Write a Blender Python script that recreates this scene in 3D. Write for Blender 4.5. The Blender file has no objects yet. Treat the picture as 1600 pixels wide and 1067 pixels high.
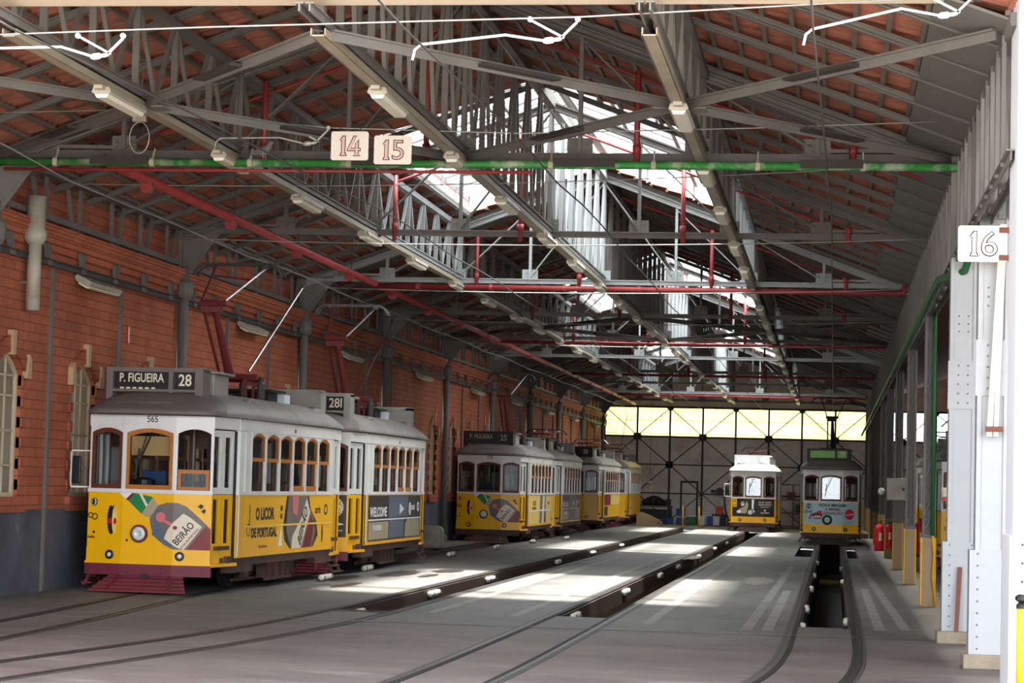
import bpy, math, random
from mathutils import Vector, Matrix
random.seed(11)
SC = bpy.context.scene
COL = SC.collection
V = Vector
PI = math.pi
ORD = ['first', 'second', 'third', 'fourth', 'fifth', 'sixth', 'seventh', 'eighth', 'ninth', 'tenth', 'eleventh', 'twelfth',
       'thirteenth', 'fourteenth', 'fifteenth', 'sixteenth', 'seventeenth', 'eighteenth', 'nineteenth', 'twentieth']

# ------------------------------------------------------------------ materials
def lin(c):
    return tuple((x / 12.92 if x <= .04045 else ((x + .055) / 1.055) ** 2.4) for x in (v / 255 for v in c))

def nt(name):
    m = bpy.data.materials.new(name); m.use_nodes = True
    t = m.node_tree; t.nodes.clear()
    out = t.nodes.new('ShaderNodeOutputMaterial')
    return m, t, out

def mat(name, rgb, rough=.6, metal=0.0, var=.25, scale=3.0, dirt=None, dirt_amt=.5, bump=0.0, spec=.4, stretch=(1, 1, 1)):
    m, t, out = nt(name)
    b = t.nodes.new('ShaderNodeBsdfPrincipled')
    b.inputs['Roughness'].default_value = rough
    b.inputs['Metallic'].default_value = metal
    b.inputs['Specular IOR Level'].default_value = spec
    c = lin(rgb)
    tc = t.nodes.new('ShaderNodeTexCoord')
    mp = t.nodes.new('ShaderNodeMapping'); mp.inputs['Scale'].default_value = stretch
    t.links.new(tc.outputs['Object'], mp.inputs[0])
    nz = t.nodes.new('ShaderNodeTexNoise'); nz.inputs['Scale'].default_value = scale
    nz.inputs['Detail'].default_value = 6; nz.inputs['Roughness'].default_value = .65
    t.links.new(mp.outputs[0], nz.inputs['Vector'])
    mx = t.nodes.new('ShaderNodeMix'); mx.data_type = 'RGBA'
    mx.inputs['A'].default_value = tuple(x * (1 - var) for x in c) + (1,)
    mx.inputs['B'].default_value = tuple(min(1, x * (1 + var)) for x in c) + (1,)
    t.links.new(nz.outputs['Fac'], mx.inputs['Factor'])
    last = mx.outputs['Result']
    if dirt:
        n2 = t.nodes.new('ShaderNodeTexNoise'); n2.inputs['Scale'].default_value = scale * .45
        n2.inputs['Detail'].default_value = 8; n2.inputs['Roughness'].default_value = .7
        t.links.new(mp.outputs[0], n2.inputs['Vector'])
        r = t.nodes.new('ShaderNodeValToRGB')
        r.color_ramp.elements[0].position = .48; r.color_ramp.elements[1].position = .68
        r.color_ramp.elements[1].color = (dirt_amt,) * 3 + (1,)
        t.links.new(n2.outputs['Fac'], r.inputs[0])
        m2 = t.nodes.new('ShaderNodeMix'); m2.data_type = 'RGBA'
        t.links.new(r.outputs[0], m2.inputs['Factor']); t.links.new(last, m2.inputs['A'])
        m2.inputs['B'].default_value = lin(dirt) + (1,)
        last = m2.outputs['Result']
    t.links.new(last, b.inputs['Base Color'])
    if bump:
        bp = t.nodes.new('ShaderNodeBump'); bp.inputs['Strength'].default_value = bump; bp.inputs['Distance'].default_value = .02
        t.links.new(nz.outputs['Fac'], bp.inputs['Height']); t.links.new(bp.outputs[0], b.inputs['Normal'])
    t.links.new(b.outputs[0], out.inputs[0])
    return m

def glass_mat(name, tint=(.9, .93, .93), gloss=.12, fres=.3):
    m, t, out = nt(name)
    tr = t.nodes.new('ShaderNodeBsdfTransparent'); tr.inputs[0].default_value = tint + (1,)
    gl = t.nodes.new('ShaderNodeBsdfGlossy'); gl.inputs['Roughness'].default_value = .08
    lw = t.nodes.new('ShaderNodeLayerWeight'); lw.inputs['Blend'].default_value = .25
    ma = t.nodes.new('ShaderNodeMath'); ma.operation = 'MULTIPLY_ADD'
    ma.inputs[1].default_value = fres; ma.inputs[2].default_value = gloss * .35
    t.links.new(lw.outputs['Fresnel'], ma.inputs[0])
    mx = t.nodes.new('ShaderNodeMixShader')
    t.links.new(ma.outputs[0], mx.inputs[0]); t.links.new(tr.outputs[0], mx.inputs[1]); t.links.new(gl.outputs[0], mx.inputs[2])
    t.links.new(mx.outputs[0], out.inputs[0])
    return m

def frosted_mat(name, rgb, clear=.4, streak=0.0):
    m, t, out = nt(name)
    c = lin(rgb)
    tr = t.nodes.new('ShaderNodeBsdfTransparent'); tr.inputs[0].default_value = c + (1,)
    tl = t.nodes.new('ShaderNodeBsdfTranslucent'); tl.inputs[0].default_value = c + (1,)
    df = t.nodes.new('ShaderNodeBsdfDiffuse'); df.inputs[0].default_value = c + (1,)
    m1 = t.nodes.new('ShaderNodeMixShader'); m1.inputs[0].default_value = .25
    t.links.new(tl.outputs[0], m1.inputs[1]); t.links.new(df.outputs[0], m1.inputs[2])
    mx = t.nodes.new('ShaderNodeMixShader'); mx.inputs[0].default_value = clear
    t.links.new(m1.outputs[0], mx.inputs[1]); t.links.new(tr.outputs[0], mx.inputs[2])
    if streak:
        tc = t.nodes.new('ShaderNodeTexCoord'); nz = t.nodes.new('ShaderNodeTexNoise')
        nz.inputs['Scale'].default_value = 2.2; nz.inputs['Detail'].default_value = 6
        t.links.new(tc.outputs['Object'], nz.inputs['Vector'])
        r = t.nodes.new('ShaderNodeValToRGB')
        r.color_ramp.elements[0].color = tuple(x * (1 - streak) for x in c) + (1,)
        r.color_ramp.elements[1].color = c + (1,)
        r.color_ramp.elements[0].position = .3; r.color_ramp.elements[1].position = .55
        t.links.new(nz.outputs['Fac'], r.inputs[0])
        t.links.new(r.outputs[0], tl.inputs[0]); t.links.new(r.outputs[0], df.inputs[0])
    t.links.new(mx.outputs[0], out.inputs[0])
    return m

def brick_mat(name, c1, c2, mortar, plane='YZ', bw=.46, bh=.14, split=None, low=(95, 98, 108)):
    m, t, out = nt(name)
    b = t.nodes.new('ShaderNodeBsdfPrincipled'); b.inputs['Roughness'].default_value = .75
    b.inputs['Specular IOR Level'].default_value = .25
    tc = t.nodes.new('ShaderNodeTexCoord'); sp = t.nodes.new('ShaderNodeSeparateXYZ'); cb = t.nodes.new('ShaderNodeCombineXYZ')
    t.links.new(tc.outputs['Object'], sp.inputs[0])
    t.links.new(sp.outputs[plane[0]], cb.inputs['X']); t.links.new(sp.outputs[plane[1]], cb.inputs['Y'])
    br = t.nodes.new('ShaderNodeTexBrick')
    br.inputs['Scale'].default_value = 1; br.inputs['Brick Width'].default_value = bw; br.inputs['Row Height'].default_value = bh
    br.inputs['Mortar Size'].default_value = .009
    br.inputs['Color1'].default_value = lin(c1) + (1,); br.inputs['Color2'].default_value = lin(c2) + (1,)
    br.inputs['Mortar'].default_value = lin(mortar) + (1,)
    t.links.new(cb.outputs[0], br.inputs['Vector'])
    nz = t.nodes.new('ShaderNodeTexNoise'); nz.inputs['Scale'].default_value = .8; nz.inputs['Detail'].default_value = 8
    nz.inputs['Roughness'].default_value = .65
    t.links.new(tc.outputs['Object'], nz.inputs['Vector'])
    r = t.nodes.new('ShaderNodeValToRGB'); r.color_ramp.elements[0].color = (.55, .52, .5, 1); r.color_ramp.elements[0].position = .25
    r.color_ramp.elements[1].position = .6
    t.links.new(nz.outputs['Fac'], r.inputs[0])
    mu = t.nodes.new('ShaderNodeMix'); mu.data_type = 'RGBA'; mu.blend_type = 'MULTIPLY'; mu.inputs['Factor'].default_value = .8
    t.links.new(br.outputs['Color'], mu.inputs['A']); t.links.new(r.outputs[0], mu.inputs['B'])
    last = mu.outputs['Result']
    if split is not None:
        n3 = t.nodes.new('ShaderNodeTexNoise'); n3.inputs['Scale'].default_value = 1.1; n3.inputs['Detail'].default_value = 9
        n3.inputs['Roughness'].default_value = .7
        t.links.new(tc.outputs['Object'], n3.inputs['Vector'])
        rr = t.nodes.new('ShaderNodeValToRGB')
        rr.color_ramp.elements[0].color = lin(tuple(x * .78 for x in low)) + (1,); rr.color_ramp.elements[0].position = .38
        rr.color_ramp.elements[1].color = lin(low) + (1,); rr.color_ramp.elements[1].position = .62
        e = rr.color_ramp.elements.new(.75); e.color = lin((150, 150, 152)) + (1,)
        t.links.new(n3.outputs['Fac'], rr.inputs[0])
        gt = t.nodes.new('ShaderNodeMath'); gt.operation = 'GREATER_THAN'; gt.inputs[1].default_value = split
        t.links.new(sp.outputs['Z'], gt.inputs[0])
        m2 = t.nodes.new('ShaderNodeMix'); m2.data_type = 'RGBA'
        t.links.new(gt.outputs[0], m2.inputs['Factor']); t.links.new(rr.outputs[0], m2.inputs['A']); t.links.new(last, m2.inputs['B'])
        last = m2.outputs['Result']
    t.links.new(last, b.inputs['Base Color'])
    bp = t.nodes.new('ShaderNodeBump'); bp.inputs['Strength'].default_value = .35; bp.inputs['Distance'].default_value = .01
    t.links.new(br.outputs['Fac'], bp.inputs['Height']); bp.invert = True
    t.links.new(bp.outputs[0], b.inputs['Normal'])
    t.links.new(b.outputs[0], out.inputs[0])
    return m

def floor_mat(name):
    m, t, out = nt(name)
    b = t.nodes.new('ShaderNodeBsdfPrincipled'); b.inputs['Roughness'].default_value = .62
    b.inputs['Specular IOR Level'].default_value = .3
    tc = t.nodes.new('ShaderNodeTexCoord'); sp = t.nodes.new('ShaderNodeSeparateXYZ')
    t.links.new(tc.outputs['Object'], sp.inputs[0])
    def noise(scale, st=(1, 1, 1), det=8, ro=.65):
        mp = t.nodes.new('ShaderNodeMapping'); mp.inputs['Scale'].default_value = st
        t.links.new(tc.outputs['Object'], mp.inputs[0])
        n = t.nodes.new('ShaderNodeTexNoise'); n.inputs['Scale'].default_value = scale; n.inputs['Detail'].default_value = det
        n.inputs['Roughness'].default_value = ro
        t.links.new(mp.outputs[0], n.inputs['Vector']); return n.outputs['Fac']
    def ramp(f, p0, c0, p1, c1):
        r = t.nodes.new('ShaderNodeValToRGB'); r.color_ramp.elements[0].position = p0; r.color_ramp.elements[0].color = c0 + (1,)
        r.color_ramp.elements[1].position = p1; r.color_ramp.elements[1].color = c1 + (1,)
        t.links.new(f, r.inputs[0]); return r.outputs[0]
    def mix(f, a, c, mode='MIX'):
        x = t.nodes.new('ShaderNodeMix'); x.data_type = 'RGBA'; x.blend_type = mode
        if isinstance(f, float): x.inputs['Factor'].default_value = f
        else: t.links.new(f, x.inputs['Factor'])
        for k, s in (('A', a), ('B', c)):
            if isinstance(s, tuple): x.inputs[k].default_value = s + (1,)
            else: t.links.new(s, x.inputs[k])
        return x.outputs['Result']
    grey = ramp(noise(.5, (1, .35, 1)), .3, lin((98, 96, 92)), .7, lin((136, 133, 127)))
    brown = ramp(noise(.7, (.5, 1, 1)), .3, lin((90, 80, 76)), .7, lin((124, 111, 105)))
    y = t.nodes.new('ShaderNodeMath'); y.operation = 'MULTIPLY_ADD'; y.inputs[1].default_value = -.28; y.inputs[2].default_value = 8.6
    t.links.new(sp.outputs['Y'], y.inputs[0])
    cl = t.nodes.new('ShaderNodeClamp'); t.links.new(y.outputs[0], cl.inputs[0])
    n2 = noise(1.2, (.6, 1, 1))
    mm = t.nodes.new('ShaderNodeMath'); mm.operation = 'MULTIPLY'; t.links.new(cl.outputs[0], mm.inputs[0]); 
    r2 = ramp(n2, .25, (.35,) * 3, .6, (1.,) * 3); t.links.new(r2, mm.inputs[1])
    base = mix(mm.outputs[0], grey, brown)
    # worn pale streaks and darker grease
    base = mix(ramp(noise(1.0, (.5, 1.4, 1), 10, .75), .56, (0., 0., 0.), .74, (.55,) * 3), base, lin((176, 174, 170)))
    base = mix(ramp(noise(.8, (1.2, .3, 1), 9, .7), .58, (0., 0., 0.), .75, (.6,) * 3), base, lin((62, 57, 52)))
    base = mix(.35, base, ramp(noise(28), .3, (.3,) * 3, .7, (1.,) * 3), 'MULTIPLY')
    t.links.new(base, b.inputs['Base Color'])
    bp = t.nodes.new('ShaderNodeBump'); bp.inputs['Strength'].default_value = .15; bp.inputs['Distance'].default_value = .01
    t.links.new(noise(20), bp.inputs['Height']); t.links.new(bp.outputs[0], b.inputs['Normal'])
    t.links.new(b.outputs[0], out.inputs[0])
    return m

def emis_free(name, rgb, rough=.5):
    return mat(name, rgb, rough, var=.06, scale=8)

M = dict(
    steel=mat('painted_grey_steel', (106, 103, 99), .6, var=.22, scale=2.5, dirt=(88, 78, 68), dirt_amt=.5),
    steel_pale=mat('pale_skylit_steel', (150, 154, 153), .55, var=.15, scale=2, dirt=(120, 115, 108), dirt_amt=.3),  # on trusses and girders this paler tone is painted-in skylight
    steel_dark=mat('dark_steel', (66, 63, 60), .6, var=.25, scale=3),
    iron=mat('dark_iron', (44, 42, 42), .55, var=.3, scale=5),
    rail=mat('worn_rail_steel', (74, 68, 64), .38, metal=.6, var=.3, scale=6),
    groove=mat('rail_groove', (34, 30, 28), .8, var=.2, scale=6),
    tile=mat('clay_roof_tile', (156, 98, 80), .85, var=.6, scale=7, dirt=(72, 52, 46), dirt_amt=.85, stretch=(.3, 2.2, 1)),
    batten=mat('tile_batten_wood', (118, 108, 96), .7, var=.3, scale=4),
    eave=mat('eave_board', (108, 106, 102), .7, var=.15, scale=3),
    white=mat('tram_white_paint', (226, 226, 222), .35, var=.06, scale=4, dirt=(170, 165, 155), dirt_amt=.3, spec=.5),
    yellow=mat('tram_yellow_paint', (250, 186, 0), .35, var=.07, scale=3, spec=.5),
    wood=mat('varnished_window_wood', (176, 108, 34), .45, var=.25, scale=9),
    darkwood=mat('dark_red_window_wood', (98, 50, 32), .5, var=.25, scale=9),
    roof=mat('tram_roof_paint', (150, 146, 140), .5, var=.16, scale=2.5, dirt=(104, 94, 88), dirt_amt=.5),
    roofdark=mat('tram_roof_dark', (112, 104, 100), .55, var=.2, scale=3),
    maroon=mat('maroon_bumper_paint', (118, 44, 56), .5, var=.25, scale=6, dirt=(70, 36, 38), dirt_amt=.5),
    truck=mat('brown_truck_steel', (84, 58, 50), .65, var=.35, scale=5, dirt=(40, 34, 32), dirt_amt=.7),
    black=mat('black_paint', (24, 23, 25), .45, var=.2, scale=6),
    rubber=mat('black_rubber', (26, 26, 27), .8, var=.2, scale=6),
    chrome=mat('dull_chrome', (190, 190, 190), .25, metal=.9, var=.1, scale=6),
    lens=mat('headlight_lens', (214, 222, 214), .2, var=.1, scale=20, spec=.8),
    red=mat('red_pipe_paint', (146, 54, 54), .5, var=.2, scale=4, dirt=(96, 44, 42), dirt_amt=.5),
    panred=mat('pantograph_red_paint', (104, 38, 40), .5, var=.2, scale=6),
    green=mat('green_pipe_paint', (44, 120, 52), .5, var=.2, scale=5, dirt=(188, 190, 178), dirt_amt=.75),
    greenplain=mat('dark_green_pipe_paint', (38, 100, 52), .5, var=.2, scale=5),
    wall_white=mat('white_painted_steel', (168, 171, 174), .5, var=.06, scale=1.2, dirt=(136, 128, 118), dirt_amt=.35),
    pier=mat('white_painted_pier', (206, 209, 214), .5, var=.04, scale=1.2),
    lintel=mat('cream_painted_lintel', (222, 206, 184), .6, var=.1, scale=2),
    concrete=mat('concrete', (150, 138, 118), .8, var=.2, scale=3, dirt=(96, 82, 64), dirt_amt=.6, bump=.2),
    pitwall=mat('pit_concrete', (158, 142, 112), .8, var=.25, scale=2, dirt=(84, 70, 50), dirt_amt=.7),
    pitdark=mat('oily_and_shaded_pit', (34, 32, 30), .5, var=.4, scale=2),
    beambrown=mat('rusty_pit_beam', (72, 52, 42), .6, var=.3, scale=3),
    guard=mat('column_guard_concrete', (164, 142, 108), .75, var=.15, scale=4, dirt=(112, 92, 66), dirt_amt=.5),
    guardyellow=mat('yellow_safety_paint', (226, 168, 24), .5, var=.1, scale=6, dirt=(150, 110, 40), dirt_amt=.3),
    stripe=mat('worn_floor_paint', (150, 147, 139), .7, var=.15, scale=3, dirt=(124, 120, 114), dirt_amt=1.0),
    oil=mat('oil_stain', (52, 46, 42), .35, var=.3, scale=2),
    chalk=mat('pale_floor_wear', (128, 127, 129), .7, var=.15, scale=2),
    stone=mat('pale_keystone', (184, 158, 122), .8, var=.15, scale=6),
    muntin=mat('window_muntin_paint', (196, 184, 158), .6, var=.1, scale=6),
    cladding=mat('back_wall_cladding', (232, 224, 215), .6, var=.08, scale=1.5, dirt=(146, 128, 122), dirt_amt=.5),
    plaster=mat('shade_wall_plaster', (150, 128, 104), .8, var=.2, scale=1),
    tube=mat('white_lamp_housing', (226, 224, 206), .4, var=.06, scale=8),
    lampgrey=mat('grey_lamp_housing', (170, 164, 150), .5, var=.15, scale=6, dirt=(120, 104, 84), dirt_amt=.6),
    insul=mat('white_insulator', (236, 238, 240), .3, var=.04, scale=8),
    wire=mat('pale_wire', (160, 158, 152), .45, metal=.3, var=.1, scale=8),
    wiredark=mat('dark_wire', (74, 70, 66), .5, var=.1, scale=8),
    sign=mat('white_sign_board', (226, 218, 210), .6, var=.05, scale=6, dirt=(206, 180, 160), dirt_amt=.3),
    pink=mat('pink_sign_numeral', (216, 178, 170), .6, var=.08, scale=8),
    ink=mat('black_lettering', (28, 26, 28), .5, var=.1, scale=8),
    cream=mat('cream_lettering', (232, 224, 196), .5, var=.05, scale=8),
    blind=mat('tan_blind_cloth', (186, 146, 98), .8, var=.12, scale=5),
    seat=mat('brown_bench_wood', (88, 56, 40), .6, var=.2, scale=6),
    bluecloth=mat('blue_cloth', (44, 70, 110), .8, var=.15, scale=6),
    adgrey=mat('printed_glass_grey', (118, 108, 102), .35, var=.25, scale=4),
    adgreen=mat('printed_green', (30, 128, 72), .35, var=.15, scale=6),
    adred=mat('printed_dark_red', (124, 26, 34), .35, var=.2, scale=6),
    adpink=mat('printed_pink', (222, 120, 120), .35, var=.1, scale=6),
    adcream=mat('printed_cream', (232, 218, 194), .35, var=.05, scale=6),
    adblue=mat('printed_pale_blue', (176, 202, 208), .35, var=.06, scale=4),
    addark=mat('printed_charcoal', (36, 33, 36), .35, var=.12, scale=6),
    adsteel=mat('printed_blue_grey', (92, 104, 122), .35, var=.45, scale=2.2),
    adtan=mat('printed_sepia', (174, 160, 132), .35, var=.35, scale=2.5),
    adyellow=mat('printed_pale_yellow', (244, 210, 110), .35, var=.06, scale=4),
    redbright=mat('bright_red_paint', (206, 30, 38), .35, var=.1, scale=6),
    signgreen=mat('green_blind', (150, 206, 120), .5, var=.2, scale=5),
    bluebox=mat('blue_plastic', (40, 78, 150), .5, var=.12, scale=6),
    whitebox=mat('white_plastic', (206, 212, 220), .5, var=.08, scale=6),
    darkbox=mat('dark_machinery', (48, 48, 52), .6, var=.35, scale=4),
    orange=mat('orange_paint', (206, 90, 50), .55, var=.15, scale=5),
    asphalt=mat('outside_paving', (176, 172, 164), .85, var=.12, scale=.6),
    rust=mat('rusty_bar', (112, 66, 52), .7, var=.25, scale=6),
    feather=mat('grey_feather', (108, 106, 110), .8, var=.35, scale=14),
    plate=mat('dark_board', (52, 46, 42), .75, var=.2, scale=4),
    traysteel=mat('cable_tray_steel', (150, 140, 122), .5, var=.2, scale=3, dirt=(126, 112, 92), dirt_amt=.5),
)
M['brick'] = brick_mat('painted_brick', (188, 110, 80), (174, 100, 73), (136, 78, 58), 'YZ', split=1.335)
M['brickup'] = brick_mat('upper_painted_brick', (180, 104, 76), (164, 93, 68), (126, 71, 54), 'YZ')
M['cornice'] = brick_mat('corbel_brick', (192, 112, 82), (178, 102, 74), (132, 75, 56), 'YZ', .46, .11)
M['floor'] = floor_mat('worn_concrete_floor')
M['glass'] = glass_mat('window_glass', gloss=.02, fres=.12)
M['glass_shiny'] = glass_mat('shiny_window_glass', gloss=.3, fres=.3)
M['sky_glass'] = frosted_mat('skylight_glass', (246, 250, 252), .68)
M['yellow_glass'] = frosted_mat('yellowed_clerestory_sheet', (252, 243, 184), .10, .18)
M['white_glass'] = frosted_mat('white_clerestory_sheet', (248, 250, 250), .25)
M['dim_glass'] = frosted_mat('dusty_window_glass', (190, 190, 182), .3)

# ------------------------------------------------------------------ mesh helpers
class Fr:                                        # a local frame: origin, u (across), w (up), n (outwards)
    def __init__(s, o, u, w=(0, 0, 1)):
        s.o = V(o); s.u = V(u).normalized(); s.w = V(w).normalized(); s.n = s.u.cross(s.w).normalized()
    def p(s, a, b, c=0.0):
        return s.o + s.u * a + s.w * b + s.n * c

class MB:
    def __init__(s): s.v = []; s.f = []; s.m = []
    def face(s, pts, m=0):
        k = len(s.v); s.v += [tuple(p) for p in pts]; s.f.append(tuple(range(k, k + len(pts)))); s.m.append(m); return s
    def hexa(s, c, m=0):                         # 8 corners: bottom 4 ccw, top 4 ccw
        k = len(s.v); s.v += [tuple(p) for p in c]
        for q in ((3, 2, 1, 0), (4, 5, 6, 7), (0, 1, 5, 4), (1, 2, 6, 5), (2, 3, 7, 6), (3, 0, 4, 7)):
            s.f.append(tuple(k + i for i in q)); s.m.append(m)
        return s
    def box(s, a, b, m=0):
        x0, y0, z0 = a; x1, y1, z1 = b
        if x0 > x1: x0, x1 = x1, x0
        if y0 > y1: y0, y1 = y1, y0
        if z0 > z1: z0, z1 = z1, z0
        return s.hexa([(x0, y0, z0), (x1, y0, z0), (x1, y1, z0), (x0, y1, z0), (x0, y0, z1), (x1, y0, z1), (x1, y1, z1), (x0, y1, z1)], m)
    def fbox(s, f, a0, a1, b0, b1, c0, c1, m=0):
        P = f.p
        return s.hexa([P(a0, b0, c1), P(a1, b0, c1), P(a1, b0, c0), P(a0, b0, c0), P(a0, b1, c1), P(a1, b1, c1), P(a1, b1, c0), P(a0, b1, c0)], m)
    def bar(s, p, q, w, h, m=0, up=(0, 0, 1)):
        p = V(p); q = V(q); d = (q - p).normalized(); up = V(up)
        if abs(d.dot(up)) > .98: up = V((0, 1, 0))
        r = d.cross(up).normalized(); u = r.cross(d).normalized(); r = r * (w / 2); u = u * (h / 2)
        return s.hexa([p - r - u, p + r - u, q + r - u, q - r - u, p - r + u, p + r + u, q + r + u, q - r + u], m)
    def angle(s, p, q, w, t, m=0, up=(0, 0, 1)): # an L section
        p = V(p); q = V(q); d = (q - p).normalized(); up = V(up)
        if abs(d.dot(up)) > .98: up = V((0, 1, 0))
        r = d.cross(up).normalized(); u = r.cross(d).normalized()
        s.bar(p + u * w / 2, q + u * w / 2, w, t, m, up)
        s.bar(p, q, t, w, m, up); return s
    def ibeam(s, p, q, w, h, t, m=0, up=(0, 0, 1)):
        p = V(p); q = V(q); d = (q - p).normalized(); up = V(up)
        if abs(d.dot(up)) > .98: up = V((0, 1, 0))
        r = d.cross(up).normalized(); u = r.cross(d).normalized() * ((h - t) / 2)
        s.bar(p + u, q + u, w, t, m, up); s.bar(p - u, q - u, w, t, m, up); s.bar(p, q, t, h - 2 * t, m, up); return s
    def pipe(s, pts, r, n=8, m=0, caps=True, radii=None):
        pts = [V(p) for p in pts]; rings = []; up = None
        for i, p in enumerate(pts):
            a = pts[max(0, i - 1)]; b = pts[min(len(pts) - 1, i + 1)]
            d = (b - a).normalized()
            if up is None:
                up = V((0, 0, 1)) if abs(d.z) < .9 else V((0, 1, 0))
            x = d.cross(up).normalized(); y = x.cross(d).normalized(); up = y
            rr = radii[i] if radii else r
            k = len(s.v); rings.append(k)
            s.v += [tuple(p + x * math.cos(2 * PI * j / n) * rr + y * math.sin(2 * PI * j / n) * rr) for j in range(n)]
        for a, b in zip(rings, rings[1:]):
            for j in range(n):
                s.f.append((a + j, b + j, b + (j + 1) % n, a + (j + 1) % n)); s.m.append(m)
        if caps:
            s.f.append(tuple(rings[0] + j for j in range(n))); s.m.append(m)
            s.f.append(tuple(rings[-1] + n - 1 - j for j in range(n))); s.m.append(m)
        return s
    def lathe(s, o, axis, prof, n=16, m=0):      # prof: (radius, along)
        ax = V(axis).normalized(); o = V(o)
        x = ax.orthogonal().normalized(); y = ax.cross(x)
        rings = []
        for r, z in prof:
            rings.append(len(s.v))
            s.v += [tuple(o + ax * z + (x * math.cos(2 * PI * j / n) + y * math.sin(2 * PI * j / n)) * max(r, 1e-4)) for j in range(n)]
        for a, b in zip(rings, rings[1:]):
            for j in range(n):
                s.f.append((a + j, a + (j + 1) % n, b + (j + 1) % n, b + j)); s.m.append(m)
        s.f.append(tuple(rings[0] + n - 1 - j for j in range(n))); s.m.append(m)
        s.f.append(tuple(rings[-1] + j for j in range(n))); s.m.append(m)
        return s
    def plate(s, P, poly, c0, c1, m=0):          # a polygon (a, b) pushed from c0 to c1; P maps (a, b, c) to space
        n = len(poly); k = len(s.v)
        s.v += [tuple(P(a, b, c0)) for a, b in poly] + [tuple(P(a, b, c1)) for a, b in poly]
        s.f.append(tuple(k + n - 1 - i for i in range(n))); s.m.append(m)
        s.f.append(tuple(k + n + i for i in range(n))); s.m.append(m)
        for i in range(n):
            j = (i + 1) % n
            s.f.append((k + i, k + j, k + n + j, k + n + i)); s.m.append(m)
        return s
    def ring(s, P, outer, inner, c0, c1, m=0):   # a plate with a hole; both loops of one length
        n = len(outer); k = len(s.v)
        for loop in (outer, inner):
            for c in (c0, c1): s.v += [tuple(P(a, b, c)) for a, b in loop]
        O0, O1, I0, I1 = k, k + n, k + 2 * n, k + 3 * n
        for i in range(n):
            j = (i + 1) % n
            for q in ((O1 + i, O1 + j, I1 + j, I1 + i), (O0 + j, O0 + i, I0 + i, I0 + j), (O0 + i, O0 + j, O1 + j, O1 + i), (I0 + j, I0 + i, I1 + i, I1 + j)):
                s.f.append(q); s.m.append(m)
        return s
    def add(s, verts, faces, m=0):
        k = len(s.v); s.v += [tuple(v) for v in verts]
        for f in faces: s.f.append(tuple(k + i for i in f)); s.m.append(m)
        return s
    def build(s, name, mats, parent=None, smooth=False, bevel=0.0):
        me = bpy.data.meshes.new(name); me.from_pydata(s.v, [], s.f); 
        mats = mats if isinstance(mats, (list, tuple)) else [mats]
        for x in mats: me.materials.append(M[x])
        me.polygons.foreach_set('material_index', s.m)
        if smooth: me.polygons.foreach_set('use_smooth', [True] * len(me.polygons))
        me.validate(); me.update()
        o = bpy.data.objects.new(name, me); COL.objects.link(o)
        if parent: o.parent = parent
        if bevel:
            b = o.modifiers.new('bevel', 'BEVEL'); b.width = bevel; b.segments = 2; b.limit_method = 'ANGLE'
        return o

def tag(o, label=None, cat=None, group=None, kind=None):
    if label: o['label'] = label
    if cat: o['category'] = cat
    if group: o['group'] = group
    if kind: o['kind'] = kind
    return o

def empty(name, loc=(0, 0, 0), rz=0.0):
    o = bpy.data.objects.new(name, None); o.location = loc; o.rotation_euler = (0, 0, rz); o.empty_display_size = .3
    COL.objects.link(o); return o

def copy_tree(o, parent=None):
    c = o.copy(); COL.objects.link(c); c.parent = parent
    for ch in [x for x in o.children]: copy_tree(ch, c)
    return c

def structure(o): o['kind'] = 'structure'; return o

_tcache = {}
def text_geo(s, size, bold=0.0):
    key = (s, round(size, 4), round(bold, 4))
    if key not in _tcache:
        cu = bpy.data.curves.new('lettering', 'FONT'); cu.body = s; cu.size = size; cu.offset = bold; cu.extrude = .0015
        cu.align_x = 'CENTER'; cu.align_y = 'CENTER'; cu.resolution_u = 4
        ob = bpy.data.objects.new('lettering', cu); COL.objects.link(ob)
        bpy.context.view_layer.update()
        me = bpy.data.meshes.new_from_object(ob.evaluated_get(bpy.context.evaluated_depsgraph_get()))
        vs = [v.co.copy() for v in me.vertices]; cx = (min(v.x for v in vs) + max(v.x for v in vs)) / 2; cy = (min(v.y for v in vs) + max(v.y for v in vs)) / 2
        for v in vs: v.x -= cx; v.y -= cy
        _tcache[key] = (vs, [tuple(p.vertices) for p in me.polygons])
        bpy.data.objects.remove(ob); bpy.data.curves.remove(cu); bpy.data.meshes.remove(me)
    return _tcache[key]

def put_text(mb, P, s, a, b, size, c=.004, rot=0.0, sx=1.0, bold=0.0, m=0):
    if not s: return
    vs, fs = text_geo(s, size, bold)
    cr, sr = math.cos(rot), math.sin(rot); out = []
    for v in vs:
        x, y = v.x * sx, v.y
        out.append(P(a + x * cr - y * sr, b + x * sr + y * cr, c + v.z))
    mb.add(out, fs, m)

def circ(a, b, ra, rb=None, n=20, rot=0.0):
    rb = rb or ra; o = []
    for i in range(n):
        x = ra * math.cos(2 * PI * i / n); y = rb * math.sin(2 * PI * i / n)
        o.append((a + x * math.cos(rot) - y * math.sin(rot), b + x * math.sin(rot) + y * math.cos(rot)))
    return o

def rect(a0, a1, b0, b1): return [(a0, b0), (a1, b0), (a1, b1), (a0, b1)]

def arch(a0, a1, b0, b1, rise, n=10):
    pts = [(a0, b0), (a1, b0)]
    for i in range(n + 1):
        t = i / n; pts.append((a1 + (a0 - a1) * t, b1 + rise * (1 - (2 * t - 1) ** 2)))
    return pts

def archrect(a0, a1, b0, b1, n=10):               # a rectangle sampled like arch()
    pts = [(a0, b0), (a1, b0)]
    for i in range(n + 1): pts.append((a1 + (a0 - a1) * i / n, b1))
    return pts

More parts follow.
